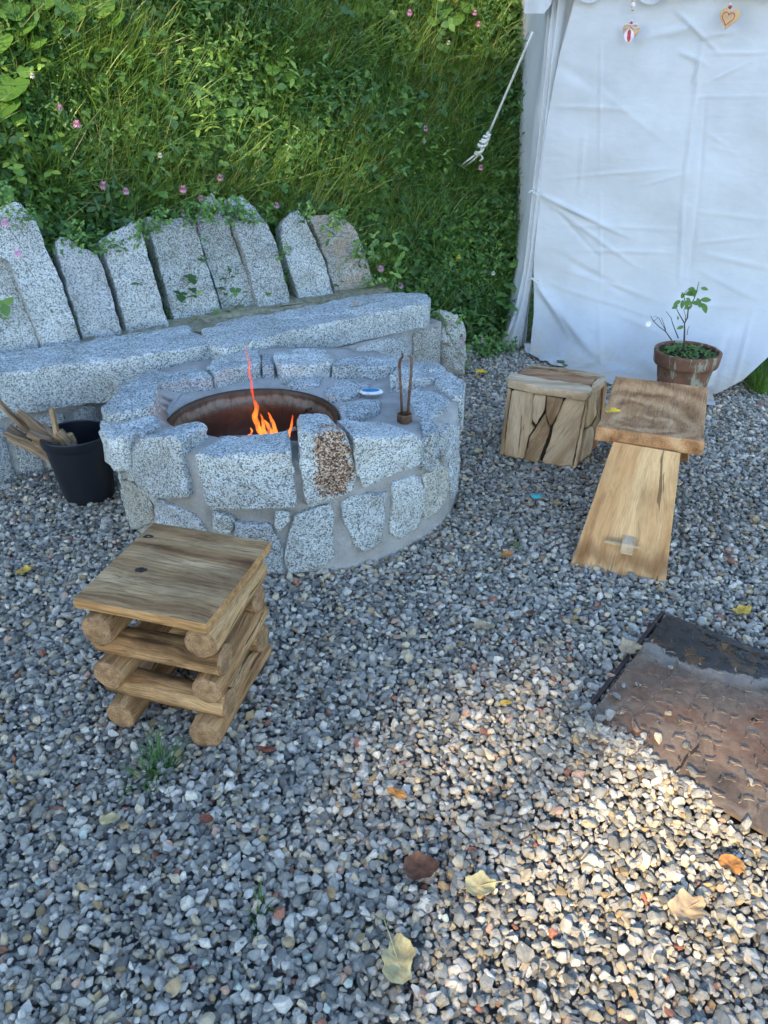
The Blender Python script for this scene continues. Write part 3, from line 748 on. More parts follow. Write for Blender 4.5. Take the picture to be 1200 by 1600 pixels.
def flame(pxs, y, w, hz0=0, hz1=1):
    pts = [PY(a, b, y) for a, b in pxs]; k = 26; PP = []
    for i in range(k):
        f = i/(k-1)*(len(pts)-1); j = min(int(f), len(pts)-2); u = f-j; u = u*u*(3-2*u)*.5+u*.5
        p = pts[j].lerp(pts[j+1], u); p += Vector((noise.noise(p*35), noise.noise(p*35+Vector((9, 0, 0))), 0))*w*.5; PP.append(p)
    rad = [w*.68*(math.sin(math.pi*min(1, .22+.78*i/(k-1)))**.8)*(1+.35*noise.noise(Vector((i*.5, w*99, y))))+.0006 for i in range(k)]
    V, F = tube(PP, rad, 10); hh = []
    for i in range(k): hh += [hz0+(hz1-hz0)*i/(k-1)]*10
    mk('flame', V, F, FL, fire, attrs={'hh': hh})
flame([(409,686),(404,668),(399,650),(401,632),(398,622)], 2.66, .016, 0, .45)
flame([(399,634),(394,612),(393,596),(389,580),(391,566),(384,552),(386,540)], 2.66, .0062, .45, 1)
flame([(417,684),(412,668),(410,658),(407,646)], 2.64, .010, 0, .4)
flame([(425,682),(428,668),(424,656),(418,644)], 2.66, .012, 0, .4)
flame([(414,688),(422,676),(419,664),(413,655)], 2.68, .013, 0, .3)
flame([(451,688),(452,676),(456,662),(458,648)], 2.66, .007, 0, .5)
flame([(433,684),(431,672),(426,662)], 2.70, .009, 0, .4)
flame([(392,680),(394,673),(391,668)], 2.64, .005, 0, .3)
fl = bpy.data.lights.new('fire_glow', 'POINT'); fl.energy = .3; fl.color = (1, .35, .08); fl.shadow_soft_size = .04
flo = bpy.data.objects.new('fire_glow', fl); col.objects.link(flo); flo.location = (-.47, 2.66, .30)

# tongs and the small lid on the rim
tg = thing('fire_tongs', 'rusty iron tongs standing upright on the right rim of the fire pit', 'tongs', (.078, 2.58, .41))
tb = P(632, 655, .438)
V, F = lathe([(.024, 0), (.027, .004), (.027, .030), (.022, .032), (.021, .012), (.001, .012)], (tb.x, tb.y, tb.z-.01), 20, close=True); mk('cup', V, F, M['rust'], tg, sharp=50)
y0 = tb.y
q = lambda a, b, dy=0: PY(a, b, y0+dy)
V, F = tube([q(628,653), q(627,620), q(625,590), q(624,568), q(626,561), q(629,557), q(628,551)], [.0045, .0045, .0045, .005, .0045, .004, .002], 8); mk('prong', V, F, M['rust'], tg)
V, F = tube([q(637,653), q(639,620), q(642,590), q(643,568), q(643,561), q(640,556), q(637,557)], [.0048]*4+[.0048, .004, .0025], 8); mk('prong', V, F, M['rust'], tg)
lid = thing('small_lid', 'small blue and white oval lid lying on the mortar of the fire pit rim', 'lid', P(580, 612, .39))
c = P(580, 613, .392)
V, F = lathe([(.045, 0), (.048, .004), (.044, .010), (.03, .012), (.001, .012)], (c.x, c.y, c.z-.002), 24, sx=1, sy=.62, close=True); mk('rim', V, F, mat_plain('white_enamel', (.75, .78, .78), .3), lid, sharp=50)
V, F = lathe([(.036, .0125), (.02, .0145), (.001, .015)], (c.x-.002, c.y-.002, c.z-.002), 24, sx=1, sy=.55, close=False); mk('blue_centre', V, F, mat_plain('blue_enamel', (.03, .20, .42), .3), lid)

# ------------------------------------------------------------------ stone bench
bench = thing('stone_bench', 'curved granite bench of long seat slabs with upright slabs as its backrest', 'stone bench', (-.6, 3.85, 0))
pl = hplane(.46)
slab('seat_slab', [pl.px(*q) for q in [(-130,600),(-120,575),(0,552),(60,543),(120,535),(200,521),(296,505),(300,516),(327,527),(328,540),(300,545),(190,560),(100,570),(0,584),(-80,600)]], pl, .185, M['granite'], bench, seed=201, rough=.010, edge=.014, jit=.005, sp=.022, rings=6, taper=.99)
pl = hplane(.463)
slab('seat_slab', [pl.px(*q) for q in [(311,516),(365,498),(460,483),(545,464),(600,457),(668,457),(673,464),(672,473),(600,487),(500,508),(420,525),(350,545),(322,536)]], pl, .125, M['granite'], bench, seed=202, rough=.008, edge=.010, jit=.005, sp=.022, rings=6, taper=.99)
# masonry below the seats
FR = [P(-130, 690, .29), P(0, 648, .29), P(100, 628, .29), P(191, 605, .29), P(325, 570, .29), P(515, 548, .345), P(640, 512, .345), P(690, 500, .345)]
fl_ = [Vector((p.x, p.y+.02)) for p in FR]
V = []; F = []
back = [Vector((p.x-.24, p.y+.36)) for p in fl_]
for a, b in zip(fl_, back):
    for z in (-.05, .33): V.append(Vector((a.x, a.y, z)))
    for z in (.33, -.05): V.append(Vector((b.x, b.y, z)))
for i in range(len(fl_)-1):
    for k in range(4): F.append((i*4+k, i*4+(k+1) % 4, i*4+4+(k+1) % 4, i*4+4+k))
F.append((3, 2, 1, 0)); e = (len(fl_)-1)*4; F.append((e, e+1, e+2, e+3))
mk('base_mortar', V, F, M['mortar'], bench, smooth=False)
def bplane(i):
    a, b = fl_[i], fl_[i+1]; return Plane((a.x, a.y, 0), (b.x-a.x, b.y-a.y, 0), (0, 0, 1)), (b-a).length
for i, cuts, hs in [(0, (0, .5, 1), .27), (1, (0, .46, 1), .27), (2, (0, .55, 1), .27), (3, (0, .5, 1), .27), (4, (.0, .5, 1), .33), (5, (.0, 1.0), .335), (6, (.04, 1.0), .335)]:
    p_, L = bplane(i)
    for j in range(len(cuts)-1):
        a, b = cuts[j]*L+.008, cuts[j+1]*L-.008
        if i in (0, 1, 2, 3):
            zz = [0.0, .25+.02*j, .27]
            slab('base_stone', [(a, -.02), (b, -.02), (b-.01, .235), ((a+b)/2, .25), (a+.005, .23)], p_, .06, M['granite'], bench, front=.012, seed=210+i*3+j, rough=.010, edge=.01, sp=.025, rings=4)
        else:
            slab('base_stone', [(a, -.02), (b, -.02), (b, hs-.03), (a, hs-.012)], p_, .06, M['granite_warm' if i == 6 else 'granite'], bench, front=.012, seed=230+i*3+j, rough=.010, edge=.01, sp=.025, rings=4)
# end rock beside the bench
rp_ = Plane(P(700, 590, 0), (1, .35, 0), (0, .12, 1))
o = slab('leaning_rock', [rp_.px(*q) for q in [(688,592),(684,530),(690,505),(690,492),(703,486),(722,500),(729,515),(730,560),(728,592)]], rp_, .14, M['granite_warm'], None, seed=260, rough=.03, edge=.03, loc=P(708, 592, 0), bulge=.03)
tag(o, 'pale weathered rock overgrown with clover at the right end of the stone bench', 'rock')
# ledge of mossy mortar behind the seats
pl = hplane(.425)
led = [(-150,585),(-120,560),(0,542),(60,526),(120,517),(190,507),(255,492),(345,477),(395,463),(455,457),(515,445),(580,432),(615,445),(600,460),(545,468),(460,487),(365,502),(310,520),(200,526),(120,540),(0,560),(-80,580)]
slab('mossy_ledge', [pl.px(*q) for q in led], pl, .2, M['mortar_moss'], bench, seed=270, rough=.02, sp=.03, rings=4, edge=.01)
# backrest slabs: traced outlines on planes that lean back
backs = [
 ([(-90,400),(-40,385),(0,392),(20,420),(60,533),(0,552),(-60,562)], 'granite', 0),
 ([(-60,345),(0,322),(20,314),(36,325),(55,348),(70,390),(95,440),(125,530),(65,540),(40,480),(8,395),(-40,380)], 'granite', 1),
 ([(84,378),(92,370),(105,372),(120,385),(150,395),(160,420),(188,510),(170,520),(130,533),(108,470),(88,400)], 'granite_dark', 2),
 ([(152,380),(165,366),(188,356),(205,345),(217,350),(228,390),(245,450),(260,500),(225,513),(195,515),(178,450),(160,400)], 'granite', 3),
 ([(224,338),(245,345),(275,340),(300,340),(308,372),(342,478),(320,487),(268,497),(250,440),(232,372)], 'granite', 4),
 ([(306,345),(315,312),(328,302),(343,318),(354,345),(398,466),(375,476),(346,480),(325,420),(308,372)], 'granite', 5),
 ([(352,308),(375,306),(398,325),(416,350),(430,380),(453,466),(425,472),(402,474),(385,420),(365,355)], 'granite', 6),
 ([(436,350),(448,335),(462,328),(470,335),(486,368),(505,410),(517,452),(490,457),(462,459),(445,410),(437,380)], 'granite', 7),
 ([(478,337),(510,336),(540,345),(557,365),(570,400),(580,436),(560,448),(520,454),(508,410),(490,365)], 'granite_brown', 8),
]
for i, (pp, m, k) in enumerate(backs):
    low = sorted(pp, key=lambda q: q[1]-.25*abs(q[0]-sum(a for a, _ in pp)/len(pp))*0)[-3:]
    lo = max(pp, key=lambda q: q[1]); xs_ = [q for q in pp if q[1] > lo[1]-32]
    L_, R_ = min(xs_), max(xs_); a, b = P(L_[0], L_[1], .44), P(R_[0], R_[1], .44)
    dirs = Vector((.80, .60, 0)) if i < 5 else Vector((.86, .51, 0))
    nb = Vector((-dirs.y, dirs.x, 0)); lean = R(19)
    mid = (a+b)/2
    pn = Plane(mid, dirs, nb*math.sin(lean)+Vector((0, 0, 1))*math.cos(lean))
    poly = [pn.px(*q) for q in pp]
    c = sum(poly, Vector((0, 0)))/len(poly)
    # run the foot of every slab down into the ledge
    poly = [Vector((q.x, q.y-(.05 if q.y < .05 else 0))) for q in poly]
    slab('backrest_slab', poly, pn, .10, M[m], bench, front=.02+.005*((i*5) % 3), seed=300+i, rough=.008, edge=.006, sp=.013, jit=.0026, rings=6, taper=.98, grow=.978)

# ------------------------------------------------------------------ wood helpers
def frame(O, X, Z=(0, 0, 1)):
    X = Vector(X).normalized(); Z = Vector(Z); Y = Z.cross(X).normalized(); Z = X.cross(Y)
    return lambda x, y, z: Vector(O)+X*x+Y*y+Z*z
def plank(name, L, Wd, T, fr, mats, parent, nx=14, ny=6, nz=3, rough=.0015, bev=.004, warp=None, seed=0, loc=None, taper=None):
    """board centred on fr's origin, grain along x; rounded edges, slightly uneven"""
    bm = bmesh.new(); bmesh.ops.create_cube(bm, size=1)
    bmesh.ops.subdivide_edges(bm, edges=[e for e in bm.edges if abs((e.verts[0].co-e.verts[1].co).x) > .5], cuts=nx, use_grid_fill=True)
    bmesh.ops.subdivide_edges(bm, edges=[e for e in bm.edges if abs((e.verts[0].co-e.verts[1].co).y) > .5], cuts=ny, use_grid_fill=True)
    bmesh.ops.subdivide_edges(bm, edges=[e for e in bm.edges if abs((e.verts[0].co-e.verts[1].co).z) > .5], cuts=nz, use_grid_fill=True)
    V = []; G = []
    for v in bm.verts:
        x, y, z = v.co.x*L, v.co.y*Wd, v.co.z*T
        # soft corners
        ex, ey, ez = L/2-abs(x), Wd/2-abs(y), T/2-abs(z)
        near = sorted([ex, ey, ez])
        if near[1] < 1e-6:
            for ax, e in ((0, ex), (1, ey), (2, ez)):
                if e < 1e-6:
                    if ax == 0: x -= math.copysign(bev*.45, x)
                    if ax == 1: y -= math.copysign(bev*.45, y)
                    if ax == 2: z -= math.copysign(bev*.45, z)
        q = Vector((x*6+seed*3.1, y*40, z*40))
        z += noise.noise(q)*rough; y += noise.noise(q+Vector((7, 0, 0)))*rough*(1 if ey < 1e-6 else .2); x += noise.noise(q*2+Vector((0, 9, 0)))*rough*(1 if ex < 1e-6 else 0)
        g = (x, y, z)
        if warp: x, y, z = warp(x, y, z)
        V.append(fr(x, y, z)); G.append(g)
    F = [tuple(v.index for v in f.verts) for f in bm.faces]; bm.verts.ensure_lookup_table()
    mi = None
    if isinstance(mats, (list, tuple)): mi = [1 if abs(f.normal.z) < .5 else 0 for f in bm.faces]
    bm.free()
    return mk(name, V, F, mats, parent, loc=loc, gc=G, sharp=32, midx=mi)
def log(name, a, b, r, parent, seed=0, n=22, k=12, flat=.06):
    a, b = Vector(a), Vector(b); X = (b-a).normalized(); Z = Vector((0, 0, 1)); Y = Z.cross(X).normalized(); Z = X.cross(Y); L = (b-a).length
    V = []; F = []; G = []; mi = []
    stations = [(0, .0), (0, .55), (0, .86), (.004, .97), (.012, 1)] + [(f*L, 1) for f in np.linspace(.08, .92, k)] + [(L-.012, 1), (L-.004, .97), (L, .86), (L, .55), (L, 0)]
    for (x, s) in stations:
        for j in range(n):
            t = 2*math.pi*j/n; rr = r*s*(1+flat*noise.noise(Vector((math.cos(t)*1.3+seed, math.sin(t)*1.3, x*3))) + .035*noise.noise(Vector((math.cos(t)*6+seed, math.sin(t)*6, x*7))))
            rr *= 1+.05*math.sin(x*9+seed)
            y, z = rr*math.cos(t)+.004*math.sin(x*8+seed), rr*math.sin(t)
            xx = x + (.003*noise.noise(Vector((y*60+seed, z*60, 0))) if s < .99 else 0)
            V.append(a+X*xx+Y*y+Z*z); G.append((x, rr*math.cos(t), rr*math.sin(t)))
    ns = len(stations)
    for i in range(ns-1):
        for j in range(n):
            F.append((i*n+j, i*n+(j+1) % n, (i+1)*n+(j+1) % n, (i+1)*n+j)); mi.append(1 if i < 3 or i >= ns-4 else 0)
    return mk(name, V, F, [M['log'], M['log_end']], parent, gc=G, midx=mi, sharp=50)

# ------------------------------------------------------------------ log stool (front left)
BL, BR_, FRt, FLt = P(237, 816, .40), P(410, 848, .40), P(338, 975, .40), P(115, 937, .40)
cen = (BL+BR_+FRt+FLt)/4; X = ((FRt-FLt)+(BR_-BL)).normalized(); Y = Vector((-X.y, X.x, 0))
wX = ((FRt-FLt).length+(BR_-BL).length)/2; wY = ((BL-FLt).length+(BR_-FRt).length)/2
stool = thing('log_stool', 'small stool of stacked round logs with a knotted square board seat', 'stool', (cen.x, cen.y, 0))
fr = frame((cen.x, cen.y, .387), X)
def bw(x, y, z): return x, y, z+.003*math.sin(y*9)
plank('seat_board', wX, wY, .030, fr, [M['board'], M['board_edge']], stool, nx=20, ny=18, nz=1, rough=.002, warp=bw, seed=4)
for (px, py, sx) in [(232, 838, .011), (220, 889, .012)]:
    p = P(px, py, .4045); V, F = lathe([(.014, -.002), (.012, .0015), (.006, .002), (.001, .0005)], (p.x, p.y, .4030 if px > 225 else .402), 14, .3, px, sx=1.2, sy=.75, close=False); mk('knot', V, F, M['knot'], stool)
rL = .041; sp_ = .0695
zc = [.037, .037+sp_, .037+2*sp_, .037+3*sp_, .037+4*sp_]
for lv in range(5):
    z = zc[lv]
    inset = .004*(4-lv)
    if lv % 2 == 0:
        for sgn in (-1, 1):
            x = sgn*(wX/2-.058-inset*.6); e0, e1 = -wY/2-.012, wY/2+.01
            x2 = x+(.002 if sgn > 0 else .0)
            if sgn > 0: x += .026; e0 += (.0, 0, .02, 0, .03)[lv]; e1 -= .02
            log('log', (cen.x+X.x*x+Y.x*e0, cen.y+X.y*x+Y.y*e0, z), (cen.x+X.x*x2+Y.x*e1, cen.y+X.y*x2+Y.y*e1, z), rL*(1+.03*((lv*3+sgn) % 3)), stool, seed=lv*5+sgn)
    else:
        for sgn in (-1, 1):
            y = sgn*(wY/2-.058); e0, e1 = -wX/2+.012, wX/2+(.004 if sgn < 0 else -.022)
            log('log', (cen.x+X.x*e0+Y.x*y, cen.y+X.y*e0+Y.y*y, z), (cen.x+X.x*e1+Y.x*y, cen.y+X.y*e1+Y.y*y, z), rL*.98, stool, seed=lv*7+sgn+3)

# ------------------------------------------------------------------ driftwood cube
cb = thing('driftwood_cube', 'cube stool pieced together from weathered driftwood planks', 'stool', (.79, 3.22, 0))
A0, B0, C0 = Vector((.525, 3.155, 0)), Vector((.812, 3.040, 0)), Vector((.985, 3.262, 0)); D0 = A0+(C0-B0)
HC = .345
cc_ = (A0+C0)/2
def ins(p, k=.90): return cc_+(p-cc_)*k
V = [ins(p)+Vector((0, 0, z)) for z in (.01, HC-.025) for p in (A0, B0, C0, D0)]
mk('core', V, [(0, 3, 2, 1), (4, 5, 6, 7), (0, 1, 5, 4), (1, 2, 6, 5), (2, 3, 7, 6), (3, 0, 4, 7)], M['dark_wood'], cb, smooth=False)  # inner box coloured near-black so the gaps between planks look shaded
pf = Plane(A0, B0-A0, (0, 0, 1)); ps = Plane(B0, C0-B0, (0, 0, 1)); pt = hplane(HC)
def cp(l): return [(740+a/2.609, 520+b/2.609) for a, b in l]
def dplank(pl, pts, mat, seed, fr=.004, th=.03, ang=90, rough=.004):
    ca, sa = math.cos(R(ang)), math.sin(R(ang))
    slab('plank', [pl.px(*q) for q in cp(pts)], pl, th, M[mat], cb, front=fr*1.8, seed=seed, rough=rough, edge=.005, sp=.02, rings=4, jit=.0015, gcf=lambda a, b, d: (a*ca+b*sa, -a*sa+b*ca, d))
dplank(pf, [(157,232),(246,240),(248,300),(238,372),(248,385),(225,420),(206,514),(125,500),(140,340)], 'drift_pale', 1)
dplank(pf, [(140,222),(155,232),(138,345),(122,500),(106,495),(125,350)], 'drift', 2, .002)
dplank(pf, [(250,245),(297,250),(293,310),(256,372),(240,350),(246,290)], 'drift_pale', 3, .010)
dplank(pf, [(301,250),(367,262),(350,322),(316,375),(299,320)], 'drift', 4, .012, ang=75)
dplank(pf, [(294,322),(303,368),(311,385),(300,432),(264,526),(209,518),(232,418),(262,375)], 'drift', 5, .006, ang=65)
dplank(pf, [(371,265),(455,275),(440,362),(412,500),(405,555),(275,530),(312,440),(326,380)], 'drift_pale', 6, .002, ang=60)
dplank(pf, [(461,278),(452,370),(420,545),(408,555),(416,500),(444,362)], 'drift_pale', 7, .006)
dplank(ps, [(465,275),(480,240),(500,228),(496,330),(474,372),(450,390)], 'drift', 8, .004)
dplank(ps, [(450,395),(474,378),(482,400),(468,500),(425,545),(412,556)], 'drift_pale', 9, .008)
dplank(ps, [(503,226),(520,208),(520,320),(508,400),(488,420),(480,390),(500,330)], 'drift', 10, .002)
dplank(ps, [(523,206),(538,196),(527,330),(502,455),(470,500),(486,424),(510,402)], 'drift_red', 11, .005)
dplank(pt, [(136,198),(155,184),(300,212),(474,236),(482,250),(462,268),(380,258),(240,238),(136,214)], 'drift_pale', 12, .014, th=.035, ang=-8)
dplank(pt, [(172,176),(205,150),(300,156),(420,178),(500,190),(484,214),(472,232),(300,208)], 'drift_red', 13, .004, ang=-8)
dplank(pt, [(212,148),(240,143),(400,160),(540,186),(530,196),(505,190),(420,175),(300,152)], 'drift', 14, .008, ang=-10)
dplank(pt, [(488,212),(504,193),(538,190),(530,208),(505,222),(480,232)], 'drift_pale', 15, .006, ang=30)

# ------------------------------------------------------------------ curved-seat wooden bench (right)
ZS = .43
c4 = [P(962, 585, ZS), P(1108, 604, ZS), P(1104, 690, ZS), P(930, 664, ZS)]   # back-left, back-right, front-right, front-left
c4[3] = P(930, 664, ZS); mid = sum(c4, Vector((0, 0, 0)))/4
yv = ((c4[0]-c4[3])+(c4[1]-c4[2])).normalized(); xv = Vector((yv.y, -yv.x, 0))
WB = ((c4[1]-c4[0]).dot(xv)+(c4[2]-c4[3]).dot(xv))/2; LB = ((c4[0]-c4[3]).length+(c4[1]-c4[2]).length)/2
wb = thing('wooden_bench', 'smooth brown wooden stool with a hollowed seat on a sloping plank leg', 'stool', (mid.x, mid.y, 0))
fr = frame((mid.x, mid.y, ZS-.03), yv)
def sag(x, y, z):
    u = x/(LB/2); s = 1-u*u
    zz = z - (.044*s*(1-.25*(y/(WB/2))**2) if z > -.005 else .024*s)
    return x+.008*(1 if y > 0 else -1)*0, y*(1-.012*s), zz
plank('seat', LB, WB, .058, fr, M['seatwood'], wb, nx=26, ny=16, nz=2, rough=.001, bev=.007, warp=sag, seed=9)
b0, b1 = P(892, 882, 0), P(1040, 912, 0)
t0, t1 = P(957, 694, ZS-.055), P(1063, 712, ZS-.055)
def legslab(b0, b1, t0, t1, nrm, nm='leg'):
    V = []; F = []; G = []; nx, ny = 10, 14
    th = .042
    for side in (0, 1):
        for j in range(ny+1):
            f = j/ny; f2 = -.02+f*1.04
            l = b0.lerp(t0, f2); r = b1.lerp(t1, f2)
            for i in range(nx+1):
                g = i/nx; p = l.lerp(r, g)
                off = nrm*(0 if side == 0 else -th)
                p = p+off+nrm*.0015*noise.noise(Vector((i*.4, j*.3, side)))
                V.append(p); G.append((f*.5, (g-.5)*.32, -side*th))
    n1 = (nx+1)*(ny+1)
    I = lambda s, i, j: s*n1+j*(nx+1)+i
    for j in range(ny):
        for i in range(nx):
            F.append((I(0, i, j), I(0, i+1, j), I(0, i+1, j+1), I(0, i, j+1))); F.append((I(1, i, j), I(1, i, j+1), I(1, i+1, j+1), I(1, i+1, j)))
    for j in range(ny):
        F.append((I(0, 0, j), I(0, 0, j+1), I(1, 0, j+1), I(1, 0, j))); F.append((I(0, nx, j), I(1, nx, j), I(1, nx, j+1), I(0, nx, j+1)))
    for i in range(nx):
        F.append((I(0, i, 0), I(1, i, 0), I(1, i+1, 0), I(0, i+1, 0))); F.append((I(0, i, ny), I(0, i+1, ny), I(1, i+1, ny), I(1, i, ny)))
    return mk(nm, V, F, M['leg'], wb, gc=G, sharp=40)
nrm = (b1-b0).cross(t0-b0).normalized()
if nrm.y > 0: nrm = -nrm
legslab(b0, b1, t0, t1, nrm)
rot = lambda p: Vector((2*mid.x-p.x, 2*mid.y-p.y, p.z))
legslab(rot(b0), rot(b1), rot(t0), rot(t1), Vector((-nrm.x, -nrm.y, nrm.z)))
plg = Plane(b0, b1-b0, t0-b0)
tn = plg(*plg.px(973, 846), 0)
ydir = yv
mid2 = rot(tn)
ctr = (tn+mid2)/2; ctr.z = tn.z
Lst = (Vector((mid2.x, mid2.y, 0))-Vector((tn.x, tn.y, 0))).length+.10
plank('stretcher', Lst, .044, .044, frame(ctr, yv), M['drift_pale'], wb, nx=10, ny=1, nz=1, rough=.0008, bev=.004)
for e_, s_ in ((tn, -1), (mid2, 1)):
    pc = Vector((e_.x, e_.y, tn.z+.003))+yv*s_*(.030); xs2 = Vector((yv.y, -yv.x, 0))
    V, F = tube([pc-xs2*.058, pc-xs2*.05, pc+xs2*.04, pc+xs2*.058], [.006, .0085, .0075, .004], 8)
    mk('peg', V, F, M['slabwood'], wb, gc=[(v.x, v.y, v.z) for v in V], sharp=50)

# ------------------------------------------------------------------ bucket of firewood
bc = Vector((-1.215, 2.80, 0))
bk = thing('bucket', 'black plastic bucket filled with kindling beside the fire pit', 'bucket', bc)
tilt = .03
V, F = lathe([(.001, .006), (.092, .006), (.098, .0), (.100, .01), (.112, .12), (.124, .235), (.131, .237), (.134, .245), (.134, .275), (.130, .279), (.126, .275), (.122, .20), (.108, .09), (.096, .02), (.001, .02)], bc, 44, close=False)
V = [Vector((v.x-v.z*tilt, v.y, v.z)) for v in V]
mk('body', V, F, M['plastic'], bk, sharp=40)
ks = [  # (x, y, z) near end from bucket, tip pixel, tip y, radius, material
 ((60,690),(-8,622),.0085,'split','long thin brown stick slanting furthest left out of the bucket'),
 ((92,700),(80,638),.0075,'split_pale','thin pale stick standing up alone at the back of the bucket'),
 ((58,706),(12,668),.013,'split','rough split piece with bark leaning left over the bucket rim'),
 ((70,712),(14,682),.010,'split_pale','split piece with a pale cut edge lowest on the bucket rim'),
 ((84,704),(30,660),.015,'split','thick dark brown split piece in the middle of the bundle'),
 ((100,702),(44,676),.012,'split','brown splintered piece across the middle of the bucket'),
 ((118,706),(88,676),.017,'split_pale','wide flat offcut standing at the front of the bucket'),
 ((115,694),(108,678),.010,'split_pale','short stick with a round pale end inside the bucket'),
 ((95,712),(40,668),.009,'split','thin splinter lying on top of the bundle in the bucket'),
 ((74,700),(22,652),.010,'split_pale','greyish split piece leaning behind the thicker ones in the bucket'),
]
ks += [((66,700),(6,676),.012,'split','brown split stick lowest left in the bundle of the bucket'), ((78,696),(38,650),.013,'split','dark stick leaning up behind the bundle in the bucket'),
 ((92,708),(52,690),.014,'split','short dark offcut wedged at the front rim of the bucket'), ((104,694),(66,664),.013,'split','brown split piece slanting in the centre of the bucket'),
 ((76,708),(26,688),.010,'split','thin dark splinter along the front rim of the bucket'), ((88,690),(28,644),.011,'split','long brown stick between the thin one and the bundle in the bucket')]
for i, (a, b, r, m, lab) in enumerate(ks):
    pa = PY(a[0], a[1], 2.76+.012*(i % 4)); pb = PY(b[0], b[1], 2.74+.02*(i % 5)); pa = pa+(pa-pb)*.55
    pa = Vector((max(bc.x-.08, min(bc.x+.09, pa.x)), max(bc.y-.08, min(bc.y+.08, pa.y)), max(.09, pa.z)))
    stick('kindling', lab, 'kindling', pa, pb, r*1.7, r*1.5, M[m], 'kindling in the bucket', n=5, bend=.008, seed=i+20)

# ------------------------------------------------------------------ rusty plate
c = sum((Vector(q) for q in PLATE), Vector((0, 0)))/len(PLATE)
pcol = thing('steel_plate', 'rusty embossed steel cover plate half buried in the gravel', 'cover plate', (c.x, c.y, 0))
pp3 = [P(1043, 958, .02), P(1330, 1070, .02), P(1330, 1362, .02), P(1205, 1305, .02), P(1095, 1241, .02), P(1058, 1240, .02), P(975, 1208, .02), P(912, 1150, .02), P(922, 1118, .02)]
A_ = pp3[0]; uxp = (pp3[1]-A_).normalized(); ld = (pp3[-1]-A_).normalized(); B_ = A_+uxp*.72
d1 = (pp3[3]-pp3[4]); rh = pp3[4]-B_; det = ld.x*(-d1.y)+d1.x*ld.y; tt_ = (rh.x*(-d1.y)+d1.x*rh.y)/det; pp3[1] = B_; pp3[2] = B_+ld*tt_; pp3[3] = pp3[4].lerp(pp3[2], .5)
PLp = hplane(.018)
V = [Vector((p.x, p.y, .018)) for p in pp3]
bm = bmesh.new(); vs_ = [bm.verts.new(v) for v in V]; f = bm.faces.new(vs_)
if f.normal.z < 0: f.normal_flip()
bmesh.ops.triangulate(bm, faces=bm.faces)
# give the plate its thickness; the key hole is only painted dark, with a raised torn lip
ex = bmesh.ops.extrude_face_region(bm, geom=list(bm.faces)); bmesh.ops.translate(bm, verts=[g for g in ex['geom'] if isinstance(g, bmesh.types.BMVert)], vec=(0, 0, -.01))
bmesh.ops.recalc_face_normals(bm, faces=bm.faces)
V = [v.co.copy() for v in bm.verts]; F = [tuple(v.index for v in f.verts) for f in bm.faces]; bm.verts.index_update(); F = [tuple(v.index for v in f.verts) for f in bm.faces]; bm.free()
mk('plate', V, F, M['plate'], pcol, smooth=False, gc=[(v.x, v.y, v.z) for v in V])
# raised tread: short curved bars in whorls, each bar real relief; far too many to single out
polyp = [(p.x, p.y) for p in pp3]
ux = (pp3[1]-pp3[0]).normalized(); uy = Vector((-ux.y, ux.x, 0))
parts = []; rs = random.Random(8)
org = pp3[0]
for i in range(-2, 24):
    for j in range(-30, 2):
        cx = org+ux*(i*.036+(j % 2)*.018)+uy*(j*.031)
        if rs.random() < .08: continue
        k = (i+2*j) % 4; a0 = k*math.pi/2+.5+rs.uniform(-.3, .3); rr = rs.uniform(.013, .019); sw = rs.uniform(1.0, 1.8)
        pts = []; ok = True
        for s in range(6):
            a = a0+sw*s/5; p = cx+Vector((math.cos(a)*rr+rs.uniform(-.001, .001), math.sin(a)*rr, .0168)); pts.append(p)
            if not pt_in_poly(p.x, p.y, polyp): ok = False
        if not ok: continue
        V_, F_ = tube(pts, [.0010, .0021, .0024, .0023, .0020, .0009], 6); parts.append((V_, F_, [(v.x, v.y, v.z) for v in V_]))
V, F, G = merge(parts); o = mk('raised_tread', V, F, M['plate'], pcol, gc=G); tag(o, kind='stuff')
# double ridge along the upper edge with blocky cast marks
for k in (0.030, .075):
    a = org+ux*.13-uy*k; b = org+ux*.62-uy*k
    V, F = tube([Vector((*(a.lerp(b, t)).xy, .018)) for t in np.linspace(0, 1, 12)], .0022, 6); mk('ridge', V, F, M['plate'], pcol, gc=[(v.x, v.y, v.z) for v in V])
parts = []
for i in range(15):
    p = org+ux*(.145+i*.022)-uy*(.052); w = .006; h = .014
    path = [(-w, -h), (-w, h), (w, h)] if i % 3 == 0 else ([(-w, h), (w, h), (w, -h), (-w, -h)] if i % 3 == 1 else [(w, h), (-w, 0), (w, -h)])
    V_, F_ = tube([Vector((*(p+ux*a+uy*b).xy, .018)) for a, b in path], .0020, 5); parts.append((V_, F_, [(v.x, v.y, v.z) for v in V_]))
V, F, G = merge(parts); mk('raised_band', V, F, M['plate'], pcol, gc=G)
hc = P(1178, 1125, .019); rs = random.Random(2)
ring = [Vector((hc.x+math.cos(a)*.012*rs.uniform(.55, 1.15), hc.y+math.sin(a)*.014*rs.uniform(.5, 1.1), .0192)) for a in np.linspace(0, 2*math.pi, 15)[:-1]]
mk('key_hole_shade', ring+[Vector((hc.x, hc.y, .0186))], [(i, (i+1) % 14, 14) for i in range(14)], M['dark_wood'], pcol, smooth=False)  # dark disc on the plate, painted in place of the hole's shade
V, F = tube([v+Vector((0, 0, .001)) for v in ring+[ring[0]]], .0022, 6, cap=False); mk('hole_lip', V, F, M['plate'], pcol, gc=[(v.x, v.y, v.z) for v in V])
